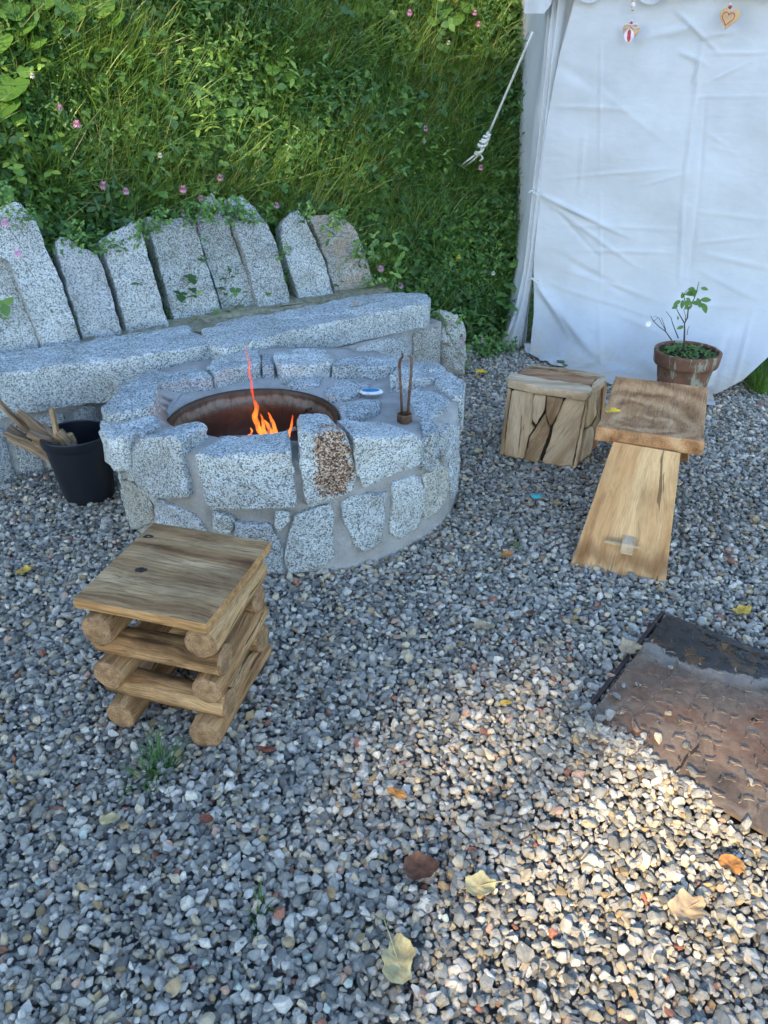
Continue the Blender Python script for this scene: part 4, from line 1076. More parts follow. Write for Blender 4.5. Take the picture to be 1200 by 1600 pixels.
# dark strip set in the gap along the left edge
a, b = P(1039, 957, .012), P(915, 1118, .012); dr = (b-a).normalized(); sd = Vector((dr.y, -dr.x, 0))
if sd.x > 0: sd = -sd
V = [a+sd*.0, a+sd*.012, b+sd*.012, b+sd*.0]; V = [Vector((v.x, v.y, -.02)) for v in V]+[Vector((v.x, v.y, .014)) for v in V]
mk('edge_frame', V, [(0, 1, 2, 3), (4, 5, 6, 7), (0, 1, 5, 4), (1, 2, 6, 5), (2, 3, 7, 6), (3, 0, 4, 7)], M['iron'], pcol, smooth=False)
a, b = P(1056, 1206, .024), P(1090, 1166, .024); parts = []
for i in range(26):
    p = a.lerp(b, i/25)+Vector((.003*math.sin(i*.35), 0, 0)); V_, F_ = tube([p-dr*.0, p+Vector((.0016, .0034, 0))], .0026, 6); parts.append((V_, F_))
V, F, _ = merge(parts); o = mk('twisted_wire', V, F, M['iron'], loc=a); tag(o, 'short twisted dark wire lying on the rusty steel plate', 'wire')

# ------------------------------------------------------------------ tent
tent = thing('tent', 'white canvas party tent wall with a scalloped valance beside the grassy bank', 'tent', (TENT_A.x, TENT_A.y, 0))
TW, TH_ = 1.62, 2.35
def right_edge(t):
    pts = [(0, 1.20), (.04, 1.26), (.1, 1.34), (.25, 1.45), (.45, 1.52), (.8, 1.60), (1.3, 1.62), (3, 1.75)]
    for (a, x0), (b, x1) in zip(pts, pts[1:]):
        if t <= b: return x0+(x1-x0)*(t-a)/(b-a)
    return 1.75
pw = Plane(TENT_A, TENT_D, (0, 0, 1))
creases = [  # px line segments on the canvas: x0,y0,x1,y1, width m, height m
 (838,300,985,372,.018,.016),(838,302,930,345,.012,.012),(842,306,1000,420,.02,.010),(838,437,900,520,.03,.020),(838,440,960,560,.045,.028),(842,436,1050,500,.02,.008),
 (940,60,938,280,.010,.007),(937,300,941,470,.010,.006),(938,470,960,600,.02,.008),(1098,60,1085,160,.018,.014),(1085,160,1068,300,.014,.012),(1068,300,1062,440,.016,.012),(1102,150,1092,300,.014,-.010),(1092,300,1076,440,.016,-.010),
 (860,95,960,150,.05,-.012),(1000,60,1100,40,.03,.012),(1055,15,1100,60,.012,.014),(1070,25,1130,90,.012,.010),(1090,60,1150,50,.012,.010),(1100,84,1200,83,.010,.008),(1105,130,1175,95,.010,.007),(1060,80,1105,100,.016,.012),(1095,100,1080,135,.012,.012),
 (860,165,1000,172,.018,.006),(860,280,1060,262,.014,.006),(1000,290,1075,270,.012,.005),(1070,152,1200,150,.010,.005),(860,350,1080,360,.02,.006),(900,390,1060,395,.018,.007),(880,420,1040,470,.02,.008),
 (1090,330,1200,345,.016,.006),(1095,395,1200,420,.02,.010),(1090,420,1190,470,.02,.010),(1080,380,1190,370,.014,.006),(1060,470,1200,480,.02,.007),(950,480,1060,520,.03,.010),(1000,540,1110,600,.04,.014),(1150,500,1120,620,.03,-.014),(1180,480,1160,590,.02,.012),
 (900,110,1050,230,.02,.004),(1100,205,1140,230,.010,.006),(915,200,905,300,.02,.006),(870,330,935,400,.014,-.010),(870,395,1000,470,.03,-.012)]
CR = [(pw.px(a, b), pw.px(c_, d_), w, h) for a, b, c_, d_, w, h in creases]
def left_edge(v):  # free edge of the panel, metres right of the corner
    pts = [(0, .10), (.25, .085), (.5, .045), (.9, .03), (1.3, .04), (1.6, .075), (1.85, .13), (2.4, .30)]
    for (a, x0), (b, x1) in zip(pts, pts[1:]):
        if v <= b: return x0+(x1-x0)*(v-a)/(b-a)
    return pts[-1][1]
nu, nv = 190, 270
V = []; F = []
for j in range(nv+1):
    v = TH_*(j/nv)
    le = left_edge(v)
    for i in range(nu+1):
        f = i/nu; s = le+(right_edge(v)-le)*f; t = v
        d = 0
        for a, b, w, h in CR:
            ab = b-a; q = Vector((s, t))-a; L2 = ab.dot(ab); u = max(0, min(1, q.dot(ab)/L2)); fade = math.sin(math.pi*min(1, max(0, .06+.88*u)))
            r = (q-ab*u).length
            if r < 3*w: d += h*.95*fade*math.exp(-(r/(w*.62))**2)
        p0 = Vector((s*1.3, t*.9, 4))
        d += .045*noise.noise(p0*1.2) + .018*noise.noise(Vector((s*3+t*1.5, t*4, 7))) + .0025*noise.ridged_multi_fractal(Vector((s*2.5, t*6+s*2, 2)), .8, 2.2, 3, 1, 2)
        fl0 = max(0, .62-t)/.62; fs = s/TW
        flare = (.07+.36*fs**1.1)*fl0**1.7
        rip = .022*fl0*math.sin(s*15+2*math.sin(s*4))*(1-fl0*.3)
        # low hem lies a little on the gravel
        z = t; base = TENT_A+TENT_D*(s-.03*fl0*fs)
        inward = 0
        p = base+TENT_D*inward+TENT_N*(d+flare+rip)
        hem = .012+.012*(noise.noise(Vector((s*6, 0, 0)))+.5)
        V.append(Vector((p.x, p.y, max(z, hem))))
for j in range(nv):
    for i in range(nu):
        a = j*(nu+1)+i; F.append((a, a+1, a+nu+2, a+nu+1))
mk('front_panel', V, F, M['canvas'], tent)
# apron of canvas lying on the gravel in front of the wall
V = []; F = []; nu2, nv2 = 70, 16
hemf = [P(822, 556, 0), P(845, 568, 0), P(880, 580, 0), P(930, 598, 0), P(1010, 622, 0), P(1118, 640, 0)]
for i in range(nu2+1):
    f = i/nu2; k = min(4, int(f*5)); u = f*5-k; h0 = hemf[k].lerp(hemf[k+1], u)
    s = .03+f*(1.17-.03); flr = (.07+.36*(s/TW)**1.1); w0 = TENT_A+TENT_D*s+TENT_N*(flr-.05)
    for j in range(nv2+1):
        g = j/nv2; p = w0.lerp(h0+Vector((0, .014*noise.noise(Vector((f*14, 0, 0))), 0)), g)
        z = .035*(1-g)**2+.018+.020*abs(noise.noise(Vector((f*7, g*2.2, 3))))+.006*noise.noise(Vector((f*22, g*7, 1)))
        V.append(Vector((p.x, p.y, z)))
for i in range(nu2):
    for j in range(nv2):
        a = i*(nv2+1)+j; F.append((a, a+nv2+1, a+nv2+2, a+1))
mk('ground_flap', V, F, M['canvas'], tent)
# corner strip and the side wall running back along the bank
V = []; F = []
cor = [(0.075, .0, .035), (.03, .0, .02), (-.02, 0, .015), (-.075, 0, 0), (-.10, 0, -.04), (-.09, 0, -.25), (-.06, 0, -.8), (-.03, 0, -1.5)]
nz = 90; m_ = 6
cc = []
for a, b in zip(cor, cor[1:]):
    for k in range(m_): u = k/m_; cc.append((a[0]+(b[0]-a[0])*u, a[2]+(b[2]-a[2])*u))
cc.append((cor[-1][0], cor[-1][2]))
for j in range(nz+1):
    z = .012+TH_*j/nz
    fl0 = max(0, .75-z)/.75; wid = 1+ (z/2.0)*.45
    for i, (sx, dn) in enumerate(cc):
        ff = i/len(cc)
        xx = ((sx*(.15 if z < .85 else .15+.85*min(1, (z-.85)*4)+max(0, z-1.2)*3) if sx > 0 else sx*.45)) + .025 + .012*z - .10*fl0**1.5*min(1, ff*2.4)*fl0**1.4*min(1, ff*2.4)
        wid = .62+.1*z; d = .010*math.sin(i*.9+z*2)+.008*noise.noise(Vector((i*.3, z*5, 8)))+.012*noise.noise(Vector((i*.1, z*2, 18)))
        p = Vector((TENT_A.x+xx, TENT_A.y-dn+(.05 if sx > .01 else 0), z))+TENT_N*d*1.3
        V.append(p)
w_ = len(cc)
for j in range(nz):
    for i in range(w_-1): a = j*w_+i; F.append((a, a+1, a+w_+1, a+w_))
mk('side_wall', V, F, M['canvas'], tent)
pb = P(833, 540, 0); V, F = tube([(pb.x-.002, pb.y, 0), (pb.x+.010, pb.y+.0, 2.3)], .017, 14); mk('pole', V, F, M['pole'], tent)
for (px, py) in [(838, 301), (837, 437)]:
    p = pw(*pw.px(px, py), .03); pts = [p+TENT_D*(-.035+.07*t)+Vector((0, 0, .012*math.sin(t*6))) for t in np.linspace(0, 1, 9)]
    V, F = tube(pts, .005, 7); mk('tie', V, F, M['rope'], tent)
    V, F = tube([p+TENT_D*.02+Vector((math.cos(a)*.008, 0, math.sin(a)*.008)) for a in np.linspace(0, 5, 9)], .004, 6); mk('tie', V, F, M['rope'], tent)
# scalloped valance: each scallop hangs from the eave
zt = 1.835
def vpx(x, y): return pw.px(x, y)
sc_px = [(826, 874, 22), (905, 948, 6), (950, 992, -8), (998, 1046, 8), (1050, 1128, -6), (1128, 1200, -4), (1200, 1280, -4)]
V = []; F = []
for i in range(121):
    f = i/120; x = 826+480*f; low = -8
    for a, b, y in sc_px:
        if a <= x <= b: u = (x-a)/(b-a); low = -14+(y+14)*math.sin(math.pi*u)**.45
    if x < 872: low = max(low, 22 if x < 858 else 22-(x-858)*1.6)
    q = vpx(x, low); top = 2.36
    for j in range(9):
        g = j/8; t = top+(q.y-top)*g; s = q.x if True else 0
        V.append(pw(s-.01, t, .055+.012*math.sin(s*22)*g+.006*math.sin(s*50+t*9)))
for i in range(120):
    for j in range(8): a = i*9+j; F.append((a, a+9, a+10, a+1))
mk('valance', V, F, M['canvas'], tent)
# roof: canvas rising from the eaves to a ridge
e0 = TENT_A+TENT_D*-.16+TENT_N*.07+Vector((0, 0, 2.34)); e1 = e0+TENT_D*3.2; r0 = e0-TENT_N*1.4+TENT_D*.9+Vector((0, 0, .75)); r1 = e1-TENT_N*1.4+Vector((0, 0, .75)); e2 = e0-TENT_N*2.6; 
mk('roof', [e0, e1, r1, r0, e2], [(0, 1, 2, 3), (0, 3, 4)], M['canvas'], tent, smooth=False)

# guy rope
an = bank_hit(716, 264, .10); top = PY(832, 50, TENT_A.y-.06)
kp = PY(764, 208, (an.y*.55+top.y*.45)); k2 = PY(744, 243, an.y*.72+top.y*.28)
gr = thing('guy_rope', 'white tent guy rope with a bulky knot running into the grassy bank', 'rope', kp)
V, F = tube([top.lerp(kp, t) for t in np.linspace(0, 1, 10)], .0065, 8); mk('rope', V, F, M['rope'], gr)
for s in (-1, 1):
    V, F = tube([k2+Vector((s*.012, 0, 0)), (k2+an)/2+Vector((s*.017, 0, -.004)), an+Vector((s*.004, .05, -.01))], .0058, 8); mk('rope_strand', V, F, M['rope'], gr)
ax = (k2-kp); L = ax.length; ax.normalize(); xx = ax.cross(Vector((0, 1, 0))).normalized(); yy = ax.cross(xx)
for ph, r_, tt in [(0, .017, 5.5), (2.1, .013, 7.5), (4.1, .016, 4.2)]:
    pts = [kp+ax*L*t+(xx*math.cos(ph+t*tt*3)+yy*math.sin(ph+t*tt*3))*r_*(.45+math.sin(t*math.pi)*.75) for t in np.linspace(0, 1, 40)]
    V, F = tube(pts, .0085, 8); mk('knot', V, F, M['rope'], gr)
V, F = tube([k2, k2+Vector((.03, 0, .004)), k2+Vector((.04, -.01, -.014)), k2+Vector((.025, 0, -.03))], .006, 7); mk('rope_end', V, F, M['rope'], gr)

# wooden hearts hanging from the valance
MH = mat_plain('plywood_heart', (.52, .36, .19), .6, .3, 0, .15, 60); MR = mat_plain('red_paint', (.42, .03, .05), .5, .4); MP = mat_plain('pale_ribbon', (.68, .62, .66), .6, .3)
MBE = mat_plain('wooden_bead', (.55, .42, .30), .5, .4)
def heart_pts(c, w, ang, n=40):
    pts = []
    for i in range(n):
        t = 2*math.pi*i/n; x = 16*math.sin(t)**3; y = 13*math.cos(t)-5*math.cos(2*t)-2*math.cos(3*t)-math.cos(4*t); y += 3
        x *= w/34; y *= w/31
        xr = x*math.cos(ang)-y*math.sin(ang); yr = x*math.sin(ang)+y*math.cos(ang); pts.append((c[0]+xr, c[1]+yr))
    return pts
def heart_mesh(name, cpx, w, ang, mat, parent, d0, d1):
    c = pw.px(*cpx); hp = heart_pts(c, w, ang); n = len(hp)
    V = [pw(a, b, d0) for a, b in hp]+[pw(c.x+(a-c.x)*1.0, c.y+(b-c.y), d1-.001) for a, b in hp]+[pw(c.x+(a-c.x)*.93, c.y+(b-c.y)*.93, d1) for a, b in hp]
    F = [tuple(range(n))[::-1]]
    for r in range(2):
        for i in range(n): F.append((r*n+i, r*n+(i+1) % n, (r+1)*n+(i+1) % n, (r+1)*n+i))
    F.append(tuple(range(2*n, 3*n))); return mk(name, V, F, mat, parent, sharp=40)
def bead(px, py, r, mat, parent, nm='bead', h=1.0):
    c = pw(*pw.px(px, py), .085); V, F = lathe([(.001, -r*h)]+[(r*math.cos(a), r*h*math.sin(a)) for a in np.linspace(-1.3, 1.3, 7)]+[(.001, r*h)], c, 14, close=False); mk(nm, V, F, mat, parent)
h1 = thing('wooden_heart', 'wooden heart with a striped red and pink oval hanging below beads on the tent', 'heart ornament', pw(*pw.px(991, 53), .085))
heart_mesh('heart_plate', (990, 54), .088, R(-7), MH, h1, .08, .088)
c = pw.px(989, 56)
for w_2, m_2, dd in [(.024, MP, .0895), (.010, MR, .0905)]:
    V = [pw(c.x+math.cos(a)*w_2-.1*math.sin(a)*w_2, c.y+math.sin(a)*.028*(1 if w_2 > .02 else .95)-.002, dd) for a in np.linspace(0, 2*math.pi, 25)[:-1]]+[pw(c.x, c.y, dd+.002)]
    mk('oval' if w_2 > .02 else 'red_stripe', V, [(i, (i+1) % 24, 24) for i in range(24)], m_2, h1)
pts = [pw(*pw.px(x, y), .09) for x, y in [(984,47),(979,42),(985,39),(992,40),(1001,39),(1004,44),(998,46),(992,42)]]
V, F = tube(pts, .003, 6); mk('bow', V, F, MP, h1)
bead(992, 38, .008, MR, h1); bead(993, 34, .006, MP, h1)
V, F = tube([pw(*pw.px(995, -25), .085), pw(*pw.px(992, 38), .085)], .0012, 5); mk('string', V, F, M['rope'], h1)
for y, r, m, hh in [(17, .009, MBE, .6), (10, .011, MP, 1.2), (4, .009, MBE, .6), (0, .008, MR, .9), (-5, .011, MP, 1)]: bead(995, y, r, m, h1, h=hh)
h2 = thing('wooden_heart', 'plain wooden heart with a thin red painted heart outline hanging on the tent', 'heart ornament', pw(*pw.px(1142, 32), .085))
heart_mesh('heart_plate', (1141, 33), .098, R(-9), MH, h2, .08, .088)
hp = heart_pts(pw.px(1140, 32), .058, R(-9)); V, F = tube([pw(a, b, .0885) for a, b in hp]+[pw(*hp[0], .0885)], .0018, 5); mk('red_outline', V, F, MR, h2)
bead(1144, 13, .008, MR, h2); bead(1144, 9, .006, MP, h2)
V, F = tube([pw(*pw.px(1146, -25), .085), pw(*pw.px(1144, 14), .085)], .0012, 5); mk('string', V, F, M['rope'], h2)

# ------------------------------------------------------------------ terracotta pot and its plant
pc = Vector((1.545, 3.80, .012)); k = .98
pot = thing('flower_pot', 'weathered terracotta pot standing on the tent canvas behind the wooden stool', 'flower pot', pc)
prof = [(.001, .0), (.105, .0), (.110, .006), (.140, .190), (.1405, .200), (.158, .204), (.163, .212), (.168, .262), (.168, .270), (.163, .274), (.152, .273), (.150, .264), (.146, .235), (.001, .235)]
V, F = lathe([(r*k, z*1.04) for r, z in prof[:-2]], pc, 56, .006, 3, close=False); mk('pot_body', V, F, M['pot'], pot, sharp=50)
V, F = lathe([(.150*k, .248), (.12, .256), (.06, .252), (.001, .256)], pc, 40, .05, 8, close=False); mk('soil', V, F, M['soil'], pot)

def leaf_faces(base, d, up, L, W, fold=.2, n=5):
    """one pointed leaf: 2 x n quads along its midrib"""
    d = Vector(d).normalized(); s = d.cross(Vector(up)); s = s.normalized() if s.length > 1e-4 else Vector((1, 0, 0)); u = s.cross(d)
    V = []; F = []
    for i in range(n+1):
        f = i/n; w = W*.5*math.sin(math.pi*min(1, f*.92+.06))**.8; c = Vector(base)+d*L*f-u*L*.25*f*f
        V += [c-s*w+u*w*fold, c, c+s*w+u*w*fold]
    for i in range(n):
        a = i*3; F += [(a, a+1, a+4, a+3), (a+1, a+2, a+5, a+4)]
    return V, F
plant = thing('shrub', 'spindly young shrub with a few green leaves growing in the terracotta pot', 'plant', pc+Vector((0, 0, .25)))
y0 = pc.y
def tw(pts, r, nm='branch'):
    PP = [PY(a, b, y0+.015*math.sin(i*1.7+a)) for i, (a, b) in enumerate(pts)]; V, F = tube(PP, [r*(1-.55*i/(len(PP)-1)) for i in range(len(PP))], 6); mk(nm, V, F, M['twig'], plant)
def cx(l): return [(980+a/7.5, 430+b/7.5) for a, b in l]
tw(cx([(660,880),(668,780),(672,640),(672,555)]), .006, 'trunk')
tw(cx([(672,560),(705,500),(715,400),(690,330),(665,260),(672,210),(700,175)]), .0035)
tw(cx([(672,560),(640,510),(600,440),(580,395),(525,385)]), .003)
tw(cx([(680,520),(685,480),(660,400)]), .002)
tw(cx([(715,405),(750,350),(790,260),(815,190),(830,120),(842,75)]), .003)
tw(cx([(600,740),(560,640),(530,560),(515,500),(455,425)]), .003)
tw(cx([(520,760),(450,660),(370,600),(310,540),(275,475)]), .003)
tw(cx([(470,690),(430,610),(370,500),(310,480)]), .002)
tw(cx([(450,640),(425,560),(400,500)]), .002); tw(cx([(310,540),(365,495)]), .0015); tw(cx([(700,700),(715,620),(735,590)]), .0018); tw(cx([(525,385),(570,345)]), .0015)
for i, (a, b, dx, dz, l) in enumerate([(790,250,-.2,.5,.03),(820,270,.3,-.6,.03),(760,320,-1,.0,.032),(760,325,.9,.1,.028),(710,335,-.3,-.5,.02),(740,300,-.6,.4,.02),(860,290,1,.15,.030),(850,320,.1,-.2,.02),(880,330,.6,-.9,.034),
      (865,150,1,-.1,.022),(790,155,-1,0,.022),(820,190,-1,-.1,.038),(760,225,-.2,.1,.02),(650,290,.0,-.8,.026),(625,300,-.8,-.3,.024),(590,350,-.4,-.1,.024),(640,270,-.1,.7,.02),(660,600,-1,-.2,.022),(590,480,.1,-.5,.012),(700,400,.5,.6,.018)]):
    p = PY(980+a/7.5, 430+b/7.5, y0+.012*math.sin(a)); V, F = leaf_faces(p, (dx, -.35, dz), (0, -.9, .5), l*1.6, l*.85)
    mk('leaf', V, F, M['vine'], plant, attrs={'lr': [random.random()*.3+.5]*len(V)})
fw = PY(1013, 506, y0)
blossom = []
for k_ in range(7):
    a = k_*.9; blossom.append(leaf_faces(fw, (math.cos(a), -.3, math.sin(a)), (0, -1, .2), .016, .012))
V, F, _ = merge(blossom); mk('blossom', V, F, M['white_petal'], plant)
bits = []
rs = random.Random(12)
lrs = []
for k_ in range(420):
    a = rs.uniform(0, 6.28); r = .142*math.sqrt(rs.random()); p = pc+Vector((r*math.cos(a), r*math.sin(a), .25+rs.uniform(0, .052)*(1.25-r/.14)))
    L = rs.uniform(.010, .022); bits.append(leaf_faces(p, (rs.uniform(-1, 1), rs.uniform(-1, 1), rs.uniform(-.1, .9)), (0, 0, 1), L, L*.75, n=3)); lrs += [rs.random()]*12
V, F, _ = merge(bits); o = mk('ground_herbs', V, F, M['vine'], None, loc=pc+Vector((0, 0, .25)), attrs={'lr': (lrs+[.5]*len(V))[:len(V)]}); tag(o, 'low leafy herbs covering the soil in the terracotta pot', kind='stuff')

# ------------------------------------------------------------------ fallen leaves
def leafmat(nm, c, c2): 
    t = NT(nm); p = t.n('ShaderNodeTexCoord').outputs['Object']; n = t.noise(p, 55, 5, .7); g = t.attr('gc')
    x = t.n('ShaderNodeSeparateXYZ', {0: g}); ab = t.math('ABSOLUTE', x.outputs[1]); vv = t.math('SINE', t.math('MULTIPLY', t.math('SUBTRACT', x.outputs[0], t.math('MULTIPLY', ab, .9)), 420.0))
    cc = t.ramp(n, [(.35, c2), (.6, c)]); cc = t.mix(t.ramp(vv, [(.85, 0), (1, .35)]), cc, tuple(v*.55 for v in c))
    return t.done(cc, .6, t.bump(t.math('ADD', n, t.math('MULTIPLY', vv, .15)), .003, .6), .35)
LM = {'brown': leafmat('brown_leaf', (.15, .065, .03), (.075, .03, .018)), 'yellow': leafmat('yellow_leaf', (.55, .38, .05), (.42, .22, .04)), 'pale': leafmat('pale_yellow_leaf', (.50, .44, .22), (.38, .28, .13)),
      'tan': leafmat('tan_leaf', (.42, .31, .18), (.27, .19, .12)), 'orange': leafmat('orange_leaf', (.42, .19, .045), (.16, .07, .03)), 'rust': leafmat('rust_leaf', (.20, .06, .03), (.10, .03, .02)), 'green': leafmat('dull_green_leaf', (.10, .15, .05), (.06, .09, .04)),
      'bright': leafmat('bright_yellow_leaf', (.68, .48, .03), (.60, .36, .03)), 'teal': mat_plain('teal_plastic', (.06, .38, .40), .4)}
def fallen(px, py, size, mat, label, z=.022, rot=0, shape='round', name='fallen_leaf', cat='leaf', stem=False, curl=.25, seed=0, asp=.85, base=None):
    c = P(px, py, z) if base is None else base; sz = size/FPX*((c-CAM).length)
    V = []; G = []; F = []; n = 36; rings = 6
    for r in range(rings+1):
        for i in range(n):
            a = 2*math.pi*i/n; lob = 1
            if shape == 'round': lob = 1+.07*math.cos(3*a)+.04*math.sin(9*a+seed)+.02*math.cos(17*a)
            elif shape == 'maple': lob = .78+.26*abs(math.cos(2.5*a))+.06*math.sin(11*a)
            elif shape == 'oval': lob = 1-.1*math.cos(2*a)+.02*math.sin(13*a)
            elif shape == 'torn': lob = .9+.18*math.sin(2*a+seed)+.10*math.sin(5*a+seed)+.05*math.sin(11*a)
            rr = sz/2*lob*r/rings; x = rr*math.cos(a); y = rr*math.sin(a)*asp
            zz = curl*(y*y*3.2/sz+x*x*.9/sz) + .16*sz*noise.noise(Vector((x*40+seed, y*40, 1)))+.02*sz*math.sin(6*a)*r/rings
            xr = x*math.cos(rot)-y*math.sin(rot); yr = x*math.sin(rot)+y*math.cos(rot)
            V.append(c+Vector((xr, yr, zz))); G.append((x, y, 0))
    for r in range(rings):
        for i in range(n): F.append((r*n+i, r*n+(i+1) % n, (r+1)*n+(i+1) % n, (r+1)*n+i))
    if stem:
        p0 = c; p1 = c+Vector((math.cos(rot), math.sin(rot), .12))*sz*.95; V2, F2 = tube([p0, (p0+p1)/2+Vector((0, 0, .004)), p1], [.0012, .0011, .0014], 5)
        b = len(V); V += V2; G += [(9, 9, 9)]*len(V2); F += [tuple(i+b for i in f) for f in F2]
    o = mk(name, V, F, LM[mat], loc=c, gc=G); return tag(o, label, cat, 'fallen leaves on the gravel' if cat == 'leaf' and z < .1 else None)
fallen(657, 1357, 52, 'brown', 'dark brown round leaf on the gravel left of the pale yellow leaf', rot=.3, shape='round', seed=1, asp=.8)
fallen(750, 1384, 44, 'pale', 'pale yellow lobed leaf with thin stem right of the dark brown leaf', rot=.1, shape='maple', stem=True, seed=2)
fallen(622, 1503, 64, 'pale', 'large curled yellow and tan leaf with a pale stem near the bottom edge', rot=1.9, shape='torn', stem=True, seed=3, z=.026)
fallen(1074, 1420, 50, 'tan', 'pale washed-out leaf lying below the orange brown leaf on the right', rot=.4, shape='maple', stem=True, seed=4)
fallen(1143, 1352, 36, 'orange', 'glossy orange brown leaf below the corner of the steel plate', rot=-.4, shape='oval', seed=5, asp=.7)
fallen(172, 1281, 30, 'pale', 'small pale yellow green leaf below the grass tuft on the left', rot=.4, shape='oval', seed=6, asp=.55)
fallen(1159, 955, 28, 'yellow', 'yellow leaf on the gravel above the steel plate', rot=.2, shape='torn', seed=7)
fallen(984, 1012, 36, 'tan', 'pale crumpled leaf touching the left edge of the steel plate', rot=.8, shape='maple', seed=8, z=.03)
fallen(756, 978, 32, 'tan', 'faded beige leaf in the middle of the gravel right of the log stool', rot=0, shape='round', seed=9, asp=.6)
fallen(790, 1098, 20, 'yellow', 'tiny yellow orange leaf scrap in the middle of the gravel', rot=.5, shape='torn', seed=10, asp=.6)
fallen(416, 1170, 34, 'rust', 'thin curled rust coloured leaf right of the log stool foot', rot=-.2, shape='oval', seed=11, asp=.3)
fallen(36, 893, 22, 'yellow', 'small bright yellow leaf on the gravel at the left edge below the bucket', rot=0, shape='torn', seed=12)
fallen(752, 582, 18, 'bright', 'tiny bright yellow leaf on the gravel by the foot of the bank', rot=0, shape='maple', seed=13)
fallen(748, 705, 16, 'pale', 'pale green leaf between the fire pit and the driftwood cube', rot=.6, shape='oval', seed=14, asp=.7)
fallen(620, 1240, 34, 'orange', 'curled orange brown leaf above the dark brown round leaf', rot=-.5, shape='oval', seed=15, asp=.4)
fallen(323, 1280, 24, 'rust', 'dark red brown leaf scrap right of the grass tuft', rot=-.3, shape='oval', seed=16, asp=.5)
fallen(829, 957, 22, 'brown', 'small brown leaf on the gravel left of the foot of the wooden stool', rot=.5, shape='torn', seed=17, asp=.5)
fallen(790, 868, 28, 'orange', 'dark orange brown leaf left of the sloping plank leg', rot=.2, shape='torn', seed=18, asp=.5)
fallen(808, 852, 20, 'green', 'dull green brown leaf just right of the dark orange brown one', rot=1.2, shape='oval', seed=19, asp=.5)
fallen(840, 776, 24, 'teal', 'turquoise scrap of wrapper on the gravel below the driftwood cube', rot=.1, shape='oval', name='wrapper_scrap', cat='wrapper', seed=20, asp=.35)
fallen(765, 1290, 24, 'tan', 'small tan leaf scrap in the sunlit gravel', rot=.4, shape='torn', seed=21, asp=.6)
fallen(290, 790, 1, 'tan', 'tiny dry leaf crumb on the gravel', rot=.4) if False else None
fallen(955, 641, 28, 'bright', 'bright yellow leaf lying on the hollowed seat of the wooden stool', z=ZS+.004, rot=-.15, shape='torn', seed=22, asp=.42, curl=.1)
fallen(555, 476, 14, 'tan', 'small tan leaf on the long seat slab of the stone bench', z=.475, rot=0, shape='oval', seed=23, asp=.5)
fallen(876, 567, 14, 'green', 'dark green curled leaf on the white canvas behind the driftwood cube', z=.07, rot=0, shape='oval', seed=24, asp=.6, curl=.5)
fallen(883, 572, 12, 'green', 'second, smaller dark green leaf on the white canvas', z=.07, rot=1, shape='oval', seed=25, asp=.6, curl=.5)
hb = bank_hit(787, 208, .16); fallen(0, 0, 17, 'bright', 'yellow leaf caught in the bank herbs left of the tent corner', z=.5, shape='round', seed=26, base=hb, rot=1)
hb = bank_hit(405, 72, .16); fallen(0, 0, 15, 'orange', 'orange leaf high in the bank above the stone bench', z=.5, shape='torn', seed=27, base=hb, rot=1)
hb = bank_hit(260, 266, .16); fallen(0, 0, 11, 'bright', 'small yellow leaf in the grass just above the backrest slabs', z=.5, shape='oval', seed=28, base=hb, rot=.4)
hb = bank_hit(718, 190, .16); fallen(0, 0, 20, 'pale', 'pale yellowed leaf in the bank above the guy rope anchor', z=.5, shape='maple', seed=29, base=hb, rot=.4)

# ------------------------------------------------------------------ grass and herb meshes
def tuft_mesh(i, n=20, hmin=.14, hmax=.42, w=.0068, spread=.05, droop=.5, mat='grass'):
    rs = random.Random(500+i); V = []; F = []; LR = []
    for b in range(n):
        a = rs.uniform(0, 6.28); r = spread*math.sqrt(rs.random()); p = Vector((r*math.cos(a), r*math.sin(a), -.02)); h = rs.uniform(hmin, hmax); az = a+rs.uniform(-.9, .9)
        out = Vector((math.cos(az), math.sin(az), 0)); tilt = rs.uniform(.08, .5); dr = rs.uniform(.3, 1.5)*droop; k = 5; sd = Vector((-out.y, out.x, 0)); sd = (sd+out*rs.uniform(-.4, .4)).normalized()
        ww = w*rs.uniform(.6, 1.3); lr = rs.random(); ang = tilt; q = p.copy()
        for s in range(k+1):
            f = s/k; wd = ww*(1-f**1.6)*.5+.0002; b0 = len(V)
            V += [q-sd*wd, q+sd*wd]; LR += [lr, lr]
            if s: F.append((b0-2, b0-1, b0+1, b0))
            ang += dr/k*(.4+f*1.3); q = q+(out*math.sin(ang)+Vector((0, 0, 1))*math.cos(ang))*h/k
    me = bpy.data.meshes.new('grass_tuft'); me.from_pydata([tuple(v) for v in V], [], F); me.materials.append(M[mat])
    at = me.attributes.new('lr', 'FLOAT', 'POINT'); at.data.foreach_set('value', LR); me.polygons.foreach_set('use_smooth', [True]*len(F)); return me
